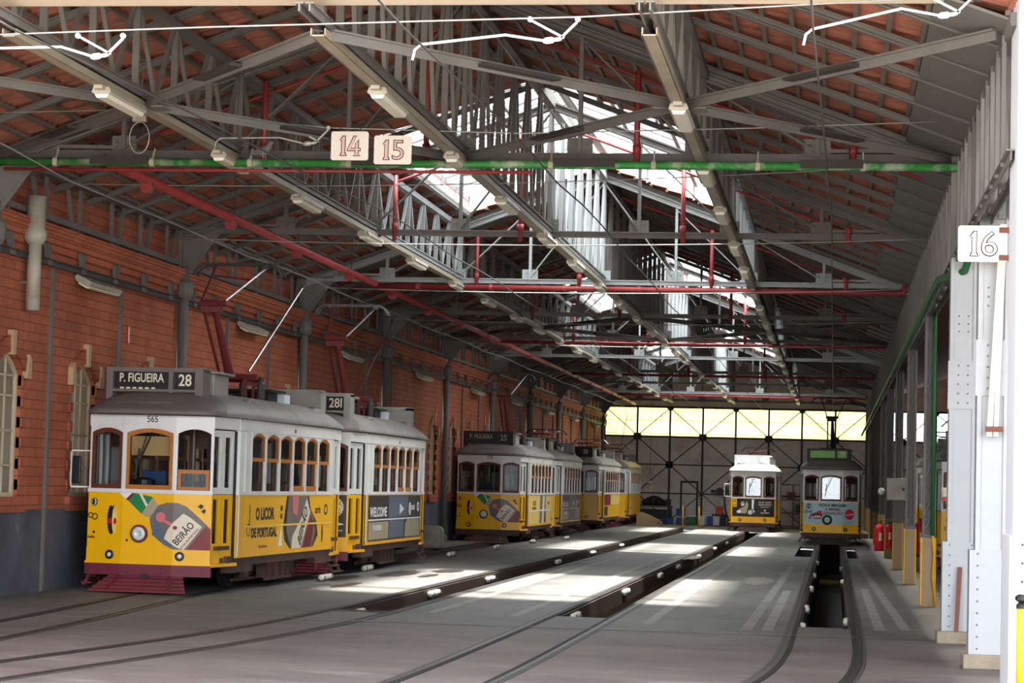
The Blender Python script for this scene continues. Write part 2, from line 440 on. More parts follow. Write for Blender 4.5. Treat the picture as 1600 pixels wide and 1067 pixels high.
def clip(poly, s0, keep_less):
    out = []
    for i, p in enumerate(poly):
        q = poly[(i + 1) % len(poly)]
        pi = (p[0] <= s0) if keep_less else (p[0] >= s0); qi = (q[0] <= s0) if keep_less else (q[0] >= s0)
        if pi: out.append(p)
        if pi != qi:
            t = (s0 - p[0]) / (q[0] - p[0]); out.append((s0, p[1] + (q[1] - p[1]) * t))
    return out

# ------------------------------------------------------------------ layout numbers
XW = -11.65            # left wall
XC = 1.60              # right column row
XR = -5.0              # ridge
YF = 21.5              # facade
YB = 117.0             # back wall
BAY = 9.4
TR = [30.3 + BAY * k for k in range(10)]
ZC = 6.25              # truss bottom chords
def fz(x): return min(.115, max(0.0, -.0105 * x))
def roof_z(x): return 8.75 - .366 * abs(x - XR)
GIRD = (-8.1, -5.0, -1.8)
PIT = [(-10.0, 46.0, 112.0), (-6.5, 31.9, 106.5), (-3.5, 32.6, 107.0), (-.1, 32.6, 92.0)]
PW = .37
CROSS = [(-.785, 67.0, 80.5, .315), (.51, 67.0, 80.5, .24)]   # the wider trench before the tram over the right hand pit
CUTS = [(c, a, z, PW) for c, a, z in PIT] + CROSS

# ------------------------------------------------------------------ camera
cam = bpy.data.cameras.new('camera'); co = bpy.data.objects.new('camera', cam); COL.objects.link(co)
cam.sensor_width = 36.0; cam.lens = 3600 / 1600 * 36.0; cam.clip_end = 600
R = Matrix(((.99008, .13809, .02594), (.01716, .06438, -.99778), (-.13945, .98833, .06137)))
right, up, back = V(R[0]), -V(R[1]), -V(R[2])
mw = Matrix((right, up, back)).transposed().to_4x4(); mw.translation = (0, 0, 1.9)
co.matrix_world = mw
SC.camera = co

# ------------------------------------------------------------------ world and sun
w = bpy.data.worlds.new('sky'); SC.world = w; w.use_nodes = True
bg = w.node_tree.nodes['Background']; bg.inputs[0].default_value = (.86, .92, 1.0, 1); bg.inputs[1].default_value = 1.6
sl = bpy.data.lights.new('sun', 'SUN'); sl.energy = 9.0; sl.angle = math.radians(7); sl.color = (1, .95, .86)
so = bpy.data.objects.new('sun', sl); COL.objects.link(so)
sd = V((-.035, -.17, -1)).normalized()
so.rotation_euler = sd.to_track_quat('-Z', 'Y').to_euler()
SC.view_settings.view_transform = 'Standard'; SC.view_settings.look = 'None'
SC.view_settings.exposure = 2.05; SC.view_settings.gamma = 1.0
SC.view_settings.use_curve_mapping = False
SC.cycles.max_bounces = 10; SC.cycles.diffuse_bounces = 5; SC.cycles.transparent_max_bounces = 24
SC.cycles.sample_clamp_indirect = 6.0; SC.cycles.caustics_reflective = False; SC.cycles.caustics_refractive = False

# ------------------------------------------------------------------ floor, pits, rails
def build_floor():
    b = MB(); y0, y1 = 14.0, YB + .2
    xs = [-60, -11.0]; edges = []
    for c, a, z, hw in CUTS: edges += [c - hw, c + hw]
    xs += edges + [1.2, 16]
    xs = sorted(set(round(v, 4) for v in xs + [-8.2, -5.0, -1.8]))
    T = .12
    for x0, x1 in zip(xs, xs[1:]):
        xm = (x0 + x1) / 2; segs = [(y0, y1)]
        for c, a, z, hw in CUTS:
            if abs(xm - c) < hw - .01:
                segs = [(y0, a), (z, y1)]
        for a, z in segs:
            z0, z1 = fz(x0), fz(x1)
            b.hexa([(x0, a, z0 - T), (x1, a, z1 - T), (x1, z, z1 - T), (x0, z, z0 - T), (x0, a, z0), (x1, a, z1), (x1, z, z1), (x0, z, z0)])
    f = structure(b.build('floor', 'floor'))
    g = MB().box((-60, -60, -.5), (60, 14.0, -.03))
    structure(g.build('ground', 'asphalt'))
    for i, (c, a, z) in enumerate(PIT):
        zt = fz(c); q = MB()
        zb = zt - 1.35
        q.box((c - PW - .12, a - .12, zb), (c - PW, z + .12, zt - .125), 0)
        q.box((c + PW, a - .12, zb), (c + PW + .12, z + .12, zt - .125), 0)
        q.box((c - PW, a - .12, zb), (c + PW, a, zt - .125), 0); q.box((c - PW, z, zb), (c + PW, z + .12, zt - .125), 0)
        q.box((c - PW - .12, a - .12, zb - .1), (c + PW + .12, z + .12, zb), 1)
        structure(q.build('floor_pit', ['pitwall' if i in (1, 2) else 'pitdark', 'pitdark'], f))  # outer pits: shade painted in as near-black walls
        e = MB()
        for s in (-1, 1):
            e.box((c + s * (PW - .035), a + .02, zt - .30), (c + s * (PW - .002), z - .02, zt - .02), 0)
        structure(e.build('floor_pit_edge', 'beambrown', f))
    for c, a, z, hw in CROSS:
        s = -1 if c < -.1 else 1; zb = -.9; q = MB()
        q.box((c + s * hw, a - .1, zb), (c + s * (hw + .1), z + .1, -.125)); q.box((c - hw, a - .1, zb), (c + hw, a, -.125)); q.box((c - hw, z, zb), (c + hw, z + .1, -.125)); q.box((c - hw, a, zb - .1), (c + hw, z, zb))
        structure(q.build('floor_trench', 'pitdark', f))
    # painted lines, wear and stains on the floor
    def strip(name, p, q, wd, m, dz=.004):
        d = V((q[0] - p[0], q[1] - p[1], 0)).normalized(); n = V((d.y, -d.x, 0)) * wd / 2
        pts = [V((p[0], p[1], 0)) - n, V((q[0], q[1], 0)) - n, V((q[0], q[1], 0)) + n, V((p[0], p[1], 0)) + n]
        k = MB().face([(v.x, v.y, fz(v.x) + dz) for v in pts])
        return structure(k.build(name, m, f))
    for p, q in (((-2.5, 31.5), (-2.53, 58)), ((-1.14, 31.2), (-1.0, 58)), ((-.86, 31.4), (-.84, 44)), ((1.02, 32.6), (.68, 62)), ((.66, 32.4), (.62, 46)),
                 ((-5.55, 32), (-5.5, 60)), ((-4.4, 32), (-4.42, 60))):
        strip('floor_line', p, q, .15, 'stripe')
    strip('floor_joint', (-11.4, 28.6), (1.9, 30.75), .05, 'stripe')
    strip('floor_seam', (-11.4, 28.68), (1.9, 30.83), .035, 'oil', .003)
    for x, y, rx, ry in ((-8.25, 38.9, .14, 1.1), (-7.75, 46.5, .28, 1.0), (-8.35, 44.2, .3, 1.6), (-7.7, 43.9, .13, .9), (-8.9, 41.3, .25, 1.4), (-3.9, 62, .4, 2), (-1.5, 48, .3, 2)):
        k = MB(); n = 22
        k.face([(x + rx * math.cos(2 * PI * i / n) * (1 + .25 * math.sin(3 * i)), y + ry * math.sin(2 * PI * i / n) * (1 + .2 * math.cos(2.3 * i)), fz(x) + .004) for i in range(n)])
        structure(k.build('floor_stain', 'oil', f))
    return f
FLOOR = build_floor()

TRACKS = [
    ('far left track under the row of parked trams', [(19, -8.95), (23, -9.2), (28, -9.45), (32, -9.75), (36, -10.0), (40, -10.05), (48, -10.0), (70, -10.0), (112, -10.1)]),
    ('track with the narrow pit left of centre', [(16, -8.0), (19.5, -7.6), (22, -7.25), (25, -6.86), (28, -6.62), (31.5, -6.5), (40, -6.5), (112, -6.5)]),
    ('track over the pit in the middle of the hall', [(15, -3.75), (21, -3.58), (25, -3.52), (32, -3.5), (45, -3.5), (111, -3.5)]),
    ('track with the open pit at the right', [(15.5, -2.0), (18.5, -1.1), (21, -.56), (23, -.32), (24.6, -.2), (26.5, -.13), (30, -.1), (45, -.1), (95, -.1)]),
]
def smooth_path(pts, n=6):
    out = []
    P = [V((x, y, 0)) for y, x in pts]
    for i in range(len(P) - 1):
        p0 = P[max(0, i - 1)]; p1 = P[i]; p2 = P[i + 1]; p3 = P[min(len(P) - 1, i + 2)]
        k = max(2, n)
        for j in range(k):
            t = j / k
            out.append(.5 * ((2 * p1) + (p2 - p0) * t + (2 * p0 - 5 * p1 + 4 * p2 - p3) * t * t + (3 * p1 - p0 - 3 * p2 + p3) * t ** 3))
    out.append(P[-1]); return out
def ribbon(b, path, off0, off1, z0, z1, m):
    L = []
    for i, p in enumerate(path):
        a = path[max(0, i - 1)]; c = path[min(len(path) - 1, i + 1)]
        d = (c - a).normalized(); n = V((d.y, -d.x, 0))
        L.append((p + n * off0, p + n * off1))
    for (a0, a1), (b0, b1) in zip(L, L[1:]):
        b.hexa([(v.x, v.y, fz(v.x) + z) for z in (z0, z1) for v in (a0, a1, b1, b0)], m)
for nm, pts in TRACKS:
    path = smooth_path(pts)
    for s, sn in ((-1, 'left'), (1, 'right')):
        b = MB(); g = .45 * s
        t = empty('tram_rail', (0, 0, 0))
        tag(t, f'worn {"left" if s < 0 else "right"} steel rail of the {nm}', 'rail', 'tram rails in the floor')
        ribbon(b, path, g - .032, g + .032, -.05, .009, 0)
        b.build('rail_head', 'rail', t)
        b = MB(); q = -s * .062
        ribbon(b, path, g + q - .03, g + q + .03, -.05, .0055, 0)
        b.build('flange_groove', 'groove', t)
        b = MB(); ribbon(b, path, g + s * .055 - .02, g + s * .055 + .02, -.05, .006, 0)
        b.build('guard_strip', 'steel_dark', t)
# ------------------------------------------------------------------ pit lamps
def pit_lamp(x, y, z, L, label):
    t = empty('pit_lamp', (x, y, z))
    MB().pipe([(0, -L / 2, 0), (0, -L / 2 + .06, .0), (0, L / 2 - .06, 0), (0, L / 2, 0)], .05, 10, radii=[.03, .055, .055, .03]).build('tube', 'tube', t, True)
    b = MB()
    for k in (-1, 1): b.box((-.06, k * L * .33 - .02, -.07), (.06, k * L * .33 + .02, .035))
    b.build('bracket', 'steel_dark', t)
    tag(t, label, 'lamp', 'tubular lamps along the inspection pits')
sides = [('pit left of the hall centre', -6.5 - PW + .07, [32.9, 39.4, 46, 57.5, 66, 75]), ('pit in the middle of the hall', -3.5 - PW + .07, [34.5, 43.0, 51.5, 57.5, 66.5, 75.5, 84]),
         ('open right hand pit, left edge', -.1 - PW + .05, [33.7, 38.9, 46.8, 54.2, 63.7]), ('open right hand pit, right edge', -.1 + PW - .05, [35.4, 50.9, 59.6])]
for nm, x, ys in sides:
    for i, y in enumerate(ys):
        pit_lamp(x, y, fz(x) - (.10 if 'right hand' not in nm else .06), .95 if 'right hand' not in nm else .55, f'white tubular lamp in the {nm}, {ORD[i]} from the entrance')
for i, (x, y) in enumerate(((-8.9, 40.2), (-9.12, 45.0), (-9.14, 55.2), (-9.1, 62.5), (-9.05, 69.8), (-8.7, 75.8))):
    pit_lamp(x, y, fz(x) + .06, .9, f'white tubular lamp on the floor beside the parked trams, {ORD[i]} from the entrance')

# ------------------------------------------------------------------ left wall
def left_wall():
    wy = [31.4 + 3.34 * k for k in range(-3, 10)] + [66.48 + 3.38 * k for k in range(15)]
    WW = .55; z0, z1, rise = 1.52, 3.28, .28
    b = MB(); T = .42
    F = Fr((XW, 0, 0), (0, 1, 0))                # n = +X, into the hall
    ys = [14.0] + [e for y in wy for e in (y - WW, y + WW)] + [YB]
    ztop = 5.2
    for i in range(0, len(ys), 2): b.fbox(F, ys[i], ys[i + 1], 0, ztop, -T, 0)
    for y in wy:
        b.fbox(F, y - WW, y + WW, 0, z0, -T, 0)
        n = 10
        for i in range(n):
            t0 = i / n; t1 = (i + 1) / n
            a0 = y - WW + 2 * WW * t0; a1 = y - WW + 2 * WW * t1
            h0 = z1 + rise * (1 - (2 * t0 - 1) ** 2); h1 = z1 + rise * (1 - (2 * t1 - 1) ** 2)
            P = F.p
            b.hexa([P(a0, h0, 0), P(a1, h1, 0), P(a1, h1, -T), P(a0, h0, -T), P(a0, ztop, 0), P(a1, ztop, 0), P(a1, ztop, -T), P(a0, ztop, -T)])
    wl = structure(b.build('wall_left', 'brick'))
    b = MB().fbox(F, 14, YB, ztop, 6.5, -T, -.16); structure(b.build('wall_left_upper', 'brickup', wl))
    b = MB()
    for za, zb, pr in ((5.16, 5.27, .05), (5.27, 5.36, .09), (5.36, 5.45, .13), (5.45, 5.54, .17)): b.fbox(F, 14, YB, za, zb, -.15, pr)
    structure(b.build('cornice_trim', 'cornice', wl))
    b = MB()
    for y in wy:                                 # projecting brick jamb teeth and arch hood
        for k in range(6):
            zz = z0 + .1 + k * .3
            for s in (-1, 1): b.fbox(F, y + s * (WW + .07) - .07, y + s * (WW + .07) + .07, zz, zz + .15, -.05, .035)
        n = 9
        for i in range(n):
            t0 = i / n; t1 = (i + 1) / n; P = F.p
            q = []
            for t in (t0, t1):
                a = y - (WW + .1) + 2 * (WW + .1) * t; h = z1 + (rise + .02) * (1 - (2 * t - 1) ** 2)
                q.append((a, h, h + .24))
            (a0, h0, g0), (a1, h1, g1) = q
            b.hexa([P(a0, h0, .05), P(a1, h1, .05), P(a1, h1, -.05), P(a0, h0, -.05), P(a0, g0, .05), P(a1, g1, .05), P(a1, g1, -.05), P(a0, g0, -.05)])
        b.fbox(F, y - WW - .15, y + WW + .15, z0 - .22, z0, -.05, .08)
    structure(b.build('window_surround', 'brickup', wl))
    b = MB()
    for y in wy:
        b.plate(F.p, [(y - .05, z1 + rise - .02), (y + .05, z1 + rise - .02), (y + .075, z1 + rise + .33), (y - .075, z1 + rise + .33)], 0, .09)
        for s in (-1, 1):
            b.plate(F.p, [(y + s * (WW + .02), z1 - .05), (y + s * (WW + .2), z1 - .05), (y + s * (WW + .2), z1 + .22), (y + s * (WW + .1), z1 + .3)], 0, .085)
    structure(b.build('keystone_trim', 'stone', wl))
    for k, y in enumerate(wy):
        t = empty(f'window_{k + 1}', F.p(y, z0, -.11)); t['kind'] = 'structure'
        f = Fr((0, 0, 0), (0, 1, 0)); h = z1 - z0
        b = MB(); b.ring(f.p, arch(-WW, WW, 0, h, rise), arch(-WW + .05, WW - .05, .06, h, rise - .05), -.03, .05)
        for a in (-.14, .14): b.fbox(f, a - .014, a + .014, .05, h + rise * .8, -.02, .03)
        for z in (.45, .95, 1.45, h - .02): b.fbox(f, -WW + .03, WW - .03, z - .014, z + .014, -.02, .03)
        structure(b.build('window_frame', 'muntin', t))
        b = MB(); b.plate(f.p, arch(-WW + .04, WW - .04, .05, h, rise - .04), -.004, .004)
        structure(b.build('window_pane', 'dim_glass', t))
    # unseen wall added behind the near windows to dim them
    structure(MB().box((-14.6, 10, 0), (-14.2, 97, 7.5)).build('window_shade_wall', 'plaster'))
left_wall()

# wall girder, flat bars, pipe columns and brackets on the left wall
def wall_bay(y0):
    t = empty('wall_girder', (0, y0, 0)); X = XW + .10
    b = MB().angle((X, 0, 4.98), (X, BAY, 4.98), .09, .02); b.build('bottom_chord', 'steel_dark', t)
    b = MB().bar((X, 0, 6.28), (X, BAY, 6.28), .16, .07); b.bar((X - .06, 0, 5.66), (X - .06, BAY, 5.66), .05, .09); b.build('top_chord', 'steel', t)
    n = 6; s = BAY / n
    for i in range(n):
        y = s * (i + .5); q = MB()
        q.bar((X - .08, y, 5.54), (X - .08, y, 6.26), .07, .05, up=(1, 0, 0)); q.bar((X, y, 4.98), (X, y, 5.24), .06, .05, up=(1, 0, 0)); q.box((X - .02, y - .08, 4.94), (X + .03, y + .08, 5.05))
        q.build('post', 'steel', t)
        d = -1 if i < 3 else 1
        q = MB(); q.bar((X - .08, y + d * .62, 6.24), (X - .08, y + d * .30, 5.54), .05, .06, up=(1, 0, 0)); q.bar((X, y + d * .19, 5.26), (X, y + d * .04, 5.0), .05, .06, up=(1, 0, 0))
        q.build('diagonal', 'steel', t)
    return t
for k in range(-1, 10):
    t = wall_bay(TR[0] + BAY * k)
    tag(t, f'grey lattice girder on the left brick wall under the eave, {ORD[k + 1]} bay from the entrance', 'girder', 'lattice girders along the left wall')
for k, y in enumerate([33.07 + 3.34 * i for i in range(-2, 9)] + [68.17 + 3.38 * i for i in range(14)]):
    o = MB().box((XW - .01, y - .035, .12), (XW + .05, y + .035, 4.94)).build('wall_bar', 'steel')
    tag(o, f'flat grey upright bar on the left brick wall, {ORD[k] if k < 20 else str(k + 1) + "th"} from the entrance', 'wall bar', 'flat upright bars on the left wall')
for k, y in enumerate(TR):
    t = empty('wall_column', (XW + .13, y, 0))
    MB().pipe([(0, 0, .1), (0, 0, 5.6)], .095, 12).build('shaft', 'steel', t, True)
    b = MB().lathe((0, 0, 5.0), (0, 0, 1), [(.1, 0), (.15, .06), (.17, .12), (.17, .3), (.12, .36)], 12); b.lathe((0, 0, .1), (0, 0, 1), [(.15, 0), (.15, .12), (.1, .22)], 12); b.build('capital', 'steel', t)
    f = Fr((0, 0, 0), (1, 0, 0)); b = MB(); b.plate(f.p, [(-.1, 5.4), (.05, 5.4), (.62, 6.18), (.62, 6.3), (-.1, 6.3)], -.012, .012)
    b.plate(f.p, [(-.1, 5.4), (-.04, 5.4), (-.04, 6.3), (-.1, 6.3)], -.09, .09); b.box((-.1, -.09, 6.26), (.64, .09, 6.3))
    for i in range(7): b.lathe((.05 + i * .09, -.012, 5.52 + i * .115), (0, -1, 0), [(.018, 0), (.012, .014)], 6)
    b.build('bracket', 'steel', t)
    tag(t, f'round grey column with a triangular bracket on the left brick wall, {ORD[k]} from the entrance', 'column', 'round columns along the left wall')
for k, y in enumerate([25.1, 34.85, 44.6, 54.2, 64.0, 73.9, 83.3, 92.8, 102.2, 111.5]):
    t = empty('wall_lamp', (XW + .02, y, 4.78))
    f = Fr((0, 0, 0), (1, 0, 0))
    b = MB(); b.plate(lambda a, c, n: V((a, n, c)), [(0, .12), (.04, .16), (.27, .04), (.25, -.02), (.2, -.03), (.02, .06)], -.78, .78); b.build('housing', 'lampgrey', t)
    b = MB(); b.plate(lambda a, c, n: V((a, n, c)), [(.05, .045), (.2, -.035), (.24, -.03), (.24, -.045), (.19, -.06), (.04, .02)], -.74, .74); b.build('diffuser', 'tube', t)
    MB().box((-.02, -.5, .08), (.06, .5, .17)).build('bracket', 'steel_dark', t)
    tag(t, f'long tilted tube lamp on the left brick wall, {ORD[k]} from the entrance', 'lamp', 'tube lamps on the left wall')
for k, (y, z, n) in enumerate(((36.9, 4.19, 'near the first tram'), (66.9, 3.95, 'above the third tram'), (76.5, 4.0, 'far along the wall'))):
    t = empty('wall_sign', (XW + .012, y, z)); b = MB().box((-.01, -.05, -.16), (.012, .05, .16)); b.build('board', 'redbright', t)
    MB().box((.012, -.035, -.13), (.016, .035, .13)).build('symbol', 'cream', t)
    tag(t, f'small narrow red and white sign on the left brick wall {n}', 'sign', 'small signs on the left wall')
t = empty('rainwater_pipe', (XW + .2, 31.75, 0))
MB().pipe([(0, 0, 4.2), (0, 0, 5.2)], .1, 12).build('pipe', 'lampgrey', t, True); MB().lathe((0, 0, 5.15), (0, 0, 1), [(.11, 0), (.17, .1), (.17, .2), (.14, .22), (.14, .7)], 12).build('collar', 'lampgrey', t, True)
MB().bar((-.2, 0, 4.6), (0, 0, 4.6), .04, .04).build('bracket', 'steel', t)
tag(t, 'thick pale pipe with a collar on the left brick wall nearest the entrance', 'pipe')

# ------------------------------------------------------------------ roof: tiles, rafters, battens, skylights
SKY = [(38.3, 48.7), (66.5, 76.9), (94.7, 105.0)]
SX0, SX1 = 0.0, 2.85                                # skylight reach from the ridge
def tile_slope(name, sgn, xe):
    b = MB(); n = 20; x_in = XR; L = abs(xe - XR); dy = .075; Y0 = YF - 2.2   # roof extended past the entrance, out of view, to shade the floor
    ny = int((YB + .6 - Y0) / dy)
    rows = n
    for r in range(rows):
        d0 = L * r / rows; d1 = L * (r + 1) / rows
        prev = None
        for j in range(ny + 1):
            y = Y0 + j * dy
            cut = any(a <= y <= z for a, z in SKY) and d0 < SX1 - .05
            if cut: prev = None; continue
            ph = math.sin(2 * PI * y / .225) * .028 + math.sin(2 * PI * y / 3.1 + r) * .004
            ph2 = math.sin(2 * PI * y / .225) * .028 + math.sin(2 * PI * y / 3.1 + r + 1) * .004
            xa = XR + sgn * d0; xb = XR + sgn * d1
            za = roof_z(xa) + .02 + ph - .02; zb = roof_z(xb) + .02 + ph + .018; zc = roof_z(xb) + .02 + ph2 - .02
            k = len(b.v); b.v += [(xa, y, za), (xb, y, zb), (xb, y, zc)]
            if prev is not None:
                for q in (0, 1):
                    b.f.append((prev + q, prev + 1 + q, k + 1 + q, k + q) if sgn < 0 else (prev + q, k + q, k + 1 + q, prev + 1 + q)); b.m.append(0)
            prev = k
    o = structure(b.build(name, 'tile')); return o
slopes = [(-1, XW - .5, tile_slope('ceiling_left', -1, XW - .5)), (1, XC + .25, tile_slope('ceiling_right', 1, XC + .25))]
for sgn, xe, par in slopes:
    proto = None
    y = YF + .35
    step = BAY / 6
    ys = [TR[0] - BAY + step * i for i in range(1, 62)]
    protos = {}
    for y in ys:
        if y < YF + .1 or y > YB - .2: continue
        short = any(a - .05 < y < z + .05 for a, z in SKY)
        if short not in protos:
            x0 = XR + sgn * (SX1 + .05) if short else XR; x1 = xe - sgn * .05; dz = .115
            b = MB().ibeam((x0, 0, roof_z(x0) - dz), (x1, 0, roof_z(x1) - dz), .085, .085, .016, up=(0, 0, 1)); o = b.build('ceiling_rafter', 'steel', par); protos[short] = o
        else:
            o = protos[short].copy(); COL.objects.link(o); o.parent = par
        o.location = (0, y, 0); o['kind'] = 'structure'
    for r in range(1, 20):
        d = abs(xe - XR) * r / 20; x = XR + sgn * d
        segs = [(YF - .2, YB)]
        if d < SX1 - .05:
            cuts = [YF - .2] + [e for s in SKY for e in s] + [YB]; segs = [(cuts[i], cuts[i + 1]) for i in range(0, len(cuts), 2)]
        b = MB()
        for a, z in segs: b.bar((x, a, roof_z(x) - .05), (x, z, roof_z(x) - .05), .05, .05)
        structure(b.build('ceiling_batten', 'batten', par))
    # boarded eave
    x0 = xe - sgn * .05; x1 = xe - sgn * 1.0
    b = MB(); b.hexa([(min(x0, x1), YF - .2, roof_z(min(x0, x1)) - .12), (max(x0, x1), YF - .2, roof_z(max(x0, x1)) - .12), (max(x0, x1), YB, roof_z(max(x0, x1)) - .12), (min(x0, x1), YB, roof_z(min(x0, x1)) - .12),
                      (min(x0, x1), YF - .2, roof_z(min(x0, x1)) - .09), (max(x0, x1), YF - .2, roof_z(max(x0, x1)) - .09), (max(x0, x1), YB, roof_z(max(x0, x1)) - .09), (min(x0, x1), YB, roof_z(min(x0, x1)) - .09)])
    if sgn > 0: structure(b.build('ceiling_eave_board', 'eave', par))
b = MB().bar((XR, YF, roof_z(XR) - .13), (XR, YB, roof_z(XR) - .13), .12, .1); structure(b.build('ceiling_ridge_beam', 'steel', slopes[0][2]))

for k, (a, z) in enumerate(SKY):
    t = empty('skylight', (XR, a, 0)); L = z - a; H = .42
    rz = lambda d: 8.75 - .366 * d + H
    DX = 2.95
    for s, sn in ((-1, 'left'), (1, 'right')):
        g = MB(); q = [(0, 0, rz(0)), (s * DX, 0, rz(DX)), (s * DX, L, rz(DX)), (0, L, rz(0))]
        g.face(q if s < 0 else q[::-1]); g.build('glazing', 'sky_glass', t)
        b = MB(); n = int(L / .37)
        for i in range(n + 1):
            y = L * i / n; big = i % 4 == 0
            b.bar((0, y, rz(0) - .03), (s * DX, y, rz(DX) - .03), .085 if big else .028, .11 if big else .04)
        b.build('glazing_bars', 'steel_pale', t)
        b = MB()
        for d in (.05, 1.0, 2.0, DX - .03): b.bar((s * d, 0, rz(d) - .12), (s * d, L, rz(d) - .12), .07, .09)
        b.build('purlin', 'steel_pale', t)
        b = MB(); n = 6
        for i in range(n + 1):
            y = L * i / n; b.bar((s * (DX - .06), y, rz(DX) - H - .1), (s * (DX - .06), y, rz(DX) - .05), .06, .06)
        b.bar((s * (DX - .06), 0, rz(DX) - H - .02), (s * (DX - .06), L, rz(DX) - H - .02), .1, .12)
        b.build('side_posts', 'steel_pale', t)
    for y, nm in ((.03, 'front'), (L - .03, 'rear')):
        b = MB(); 
        for s in (-1, 1):
            b.bar((0, y, rz(0) - .04), (s * DX, y, rz(DX) - .04), .08, .12)
            for d in (.95, 1.95): b.bar((s * d, y, rz(d) - H - .05), (s * d, y, rz(d) - .06), .05, .05)
        b.bar((0, y, rz(0) - H - .05), (0, y, rz(0)), .07, .07)
        b.build('gable_frame', 'steel_pale', t)
    tag(t, ['large white glazed roof lantern nearest the entrance', 'glazed roof lantern halfway down the hall', 'small looking glazed roof lantern nearest the back wall'][k], 'skylight', 'glazed roof lanterns')

# side bay roof and walls at the right, seen between the columns
b = MB(); b.hexa([(XC + .3, YF, 6.3), (8.2, YF, 8.7), (8.2, YB, 8.7), (XC + .3, YB, 6.3), (XC + .3, YF, 6.38), (8.2, YF, 8.78), (8.2, YB, 8.78), (XC + .3, YB, 6.38)])
b.hexa([(8.2, YF, 8.7), (15, YF, 6.3), (15, YB, 6.3), (8.2, YB, 8.7), (8.2, YF, 8.78), (15, YF, 6.38), (15, YB, 6.38), (8.2, YB, 8.78)])
structure(b.build('ceiling_side_bay', 'tile'))
structure(MB().box((15, YF, -.1), (15.3, YB, 6.4)).build('wall_right', 'brickup'))

# ------------------------------------------------------------------ roof trusses
XL = XW + .15; XE = XC - .05
NODE = [XR + 1.57 * k for k in (-3, -2, -1, 0, 1, 2, 3)]
def make_truss(m='steel'):
    t = empty('roof_truss', (0, 0, 0))
    b = MB()
    for s in (-1, 1): b.angle((XL, s * .035, ZC), (XE, s * .035, ZC), .085 , .018)
    b.box((XL, -.05, ZC - .05), (XE, .05, ZC - .035)); b.build('bottom_chord', m, t)
    for s, xe in ((-1, XL), (1, XE)):
        b = MB().ibeam((XR, 0, roof_z(XR) - .24), (xe, 0, roof_z(xe) - .24), .17, .13, .025)
        for i in range(12):
            f = (i + .5) / 12; x = XR + (xe - XR) * f; b.lathe((x, -.05, roof_z(x) - .305), (0, 0, -1), [(.02, 0), (.014, .016)], 6)
        b.build('top_chord', m, t)
    for i, x in enumerate(NODE):
        zt = roof_z(x) - .29
        b = MB()
        for s in (-1, 1): b.bar((x, s * .04, ZC), (x, s * .04, zt), .055, .03, up=(0, 1, 0))
        b.build('vertical', m, t)
        b = MB().box((x - .17, -.014, ZC - .06), (x + .17, .014, ZC + .26))
        for dx in (-.1, 0, .1):
            for dz in (.02, .18): b.lathe((x + dx, -.014, ZC + dz), (0, -1, 0), [(.02, 0), (.013, .016)], 6)
        b.build('gusset_plate', m, t)
    for k in range(7):
        x = NODE[k]
        if k == 3: continue
        xi = NODE[k + 1] if k < 3 else NODE[k - 1]
        b = MB()
        for s in (-1, 1): b.bar((x, s * .025, ZC + .08), (xi, s * .025, roof_z(xi) - .34), .02, .075, up=(0, 1, 0))
        b.build('diagonal', m, t)
    for s, xe in ((-1, XL), (1, XE)):
        x = XR + s * 1.57 * 3; b = MB().bar((x + s * .1, 0, ZC + .1), (x + s * 1.0, 0, roof_z(x + s * 1.0) - .30), .05, .07, up=(0, 1, 0)); b.build('end_strut', m, t)
        b = MB(); f = Fr((0, 0, 0), (1, 0, 0)); b.plate(f.p, [(xe, ZC - .05), (xe - s * .75, ZC - .05), (xe - s * .95, roof_z(xe - s * .95) - .28), (xe, roof_z(xe) - .26)][::s], -.016, .016); b.build('end_plate', m, t)
    return t
tp = make_truss(); tpp = make_truss('steel_pale')
for k, y in enumerate(TR):
    pale = k in (2, 5, 8)  # skylight falling on these trusses is put into a paler steel colour
    base = tpp if pale else tp
    if pale and k == 2 or (not pale and k == 0): t = base
    else: t = copy_tree(base)
    t.location = (0, y, 0)
    tag(t, f'{"skylit" if pale else "dark grey"} riveted steel roof truss across the hall, {ORD[k]} from the entrance', 'truss', 'roof trusses')

# lattice girders along the hall under the skylight edges and the ridge
def girder(x, m):
    t = empty('lattice_girder', (x, 0, 0)); zt = roof_z(x) - .24; z0 = ZC + .06; n = 6; s = BAY / n
    b = MB().angle((-.05, 0, z0), (-.05, BAY, z0), .08, .015).angle((.05, 0, z0), (.05, BAY, z0), .08, .015); b.build('bottom_chord', m, t)
    b = MB().bar((0, 0, zt), (0, BAY, zt), .14, .1); b.build('top_chord', m, t)
    for i in range(1, n + 1):
        y = s * i; b = MB()
        b.bar((0, y, z0), (0, y, zt), .05, .08, up=(1, 0, 0))
        b.build('post', m, t)
    for i in range(n):
        b = MB(); a, c = s * i, s * (i + 1); mid = (a + c) / 2
        b.bar((0, mid, z0 + .05), (0, a + .1, zt - .05), .045, .05, up=(1, 0, 0)); b.bar((0, mid, z0 + .05), (0, c - .1, zt - .05), .045, .05, up=(1, 0, 0))
        b.build('diagonal', m, t)
    return t
gname = ['left skylight edge', 'roof ridge', 'right skylight edge']
for gi, x in enumerate(GIRD):
    pr = {False: girder(x, 'steel'), True: girder(x, 'steel_pale')}
    used = set()
    for k in range(10):
        pale = (k - 1) % 3 == 1 and k > 1 or k == 2
        pale = k in (2, 5, 8)  # paler colour paints in the skylight on these bays
        if pale in used: t = copy_tree(pr[pale])
        else: t = pr[pale]; used.add(pale)
        t.location.y = TR[0] - BAY + BAY * k
        tag(t, f'{"skylit" if pale else "grey"} lattice girder below the {gname[gi]}, {ORD[k]} bay from the entrance', 'girder', 'lattice girders along the hall')
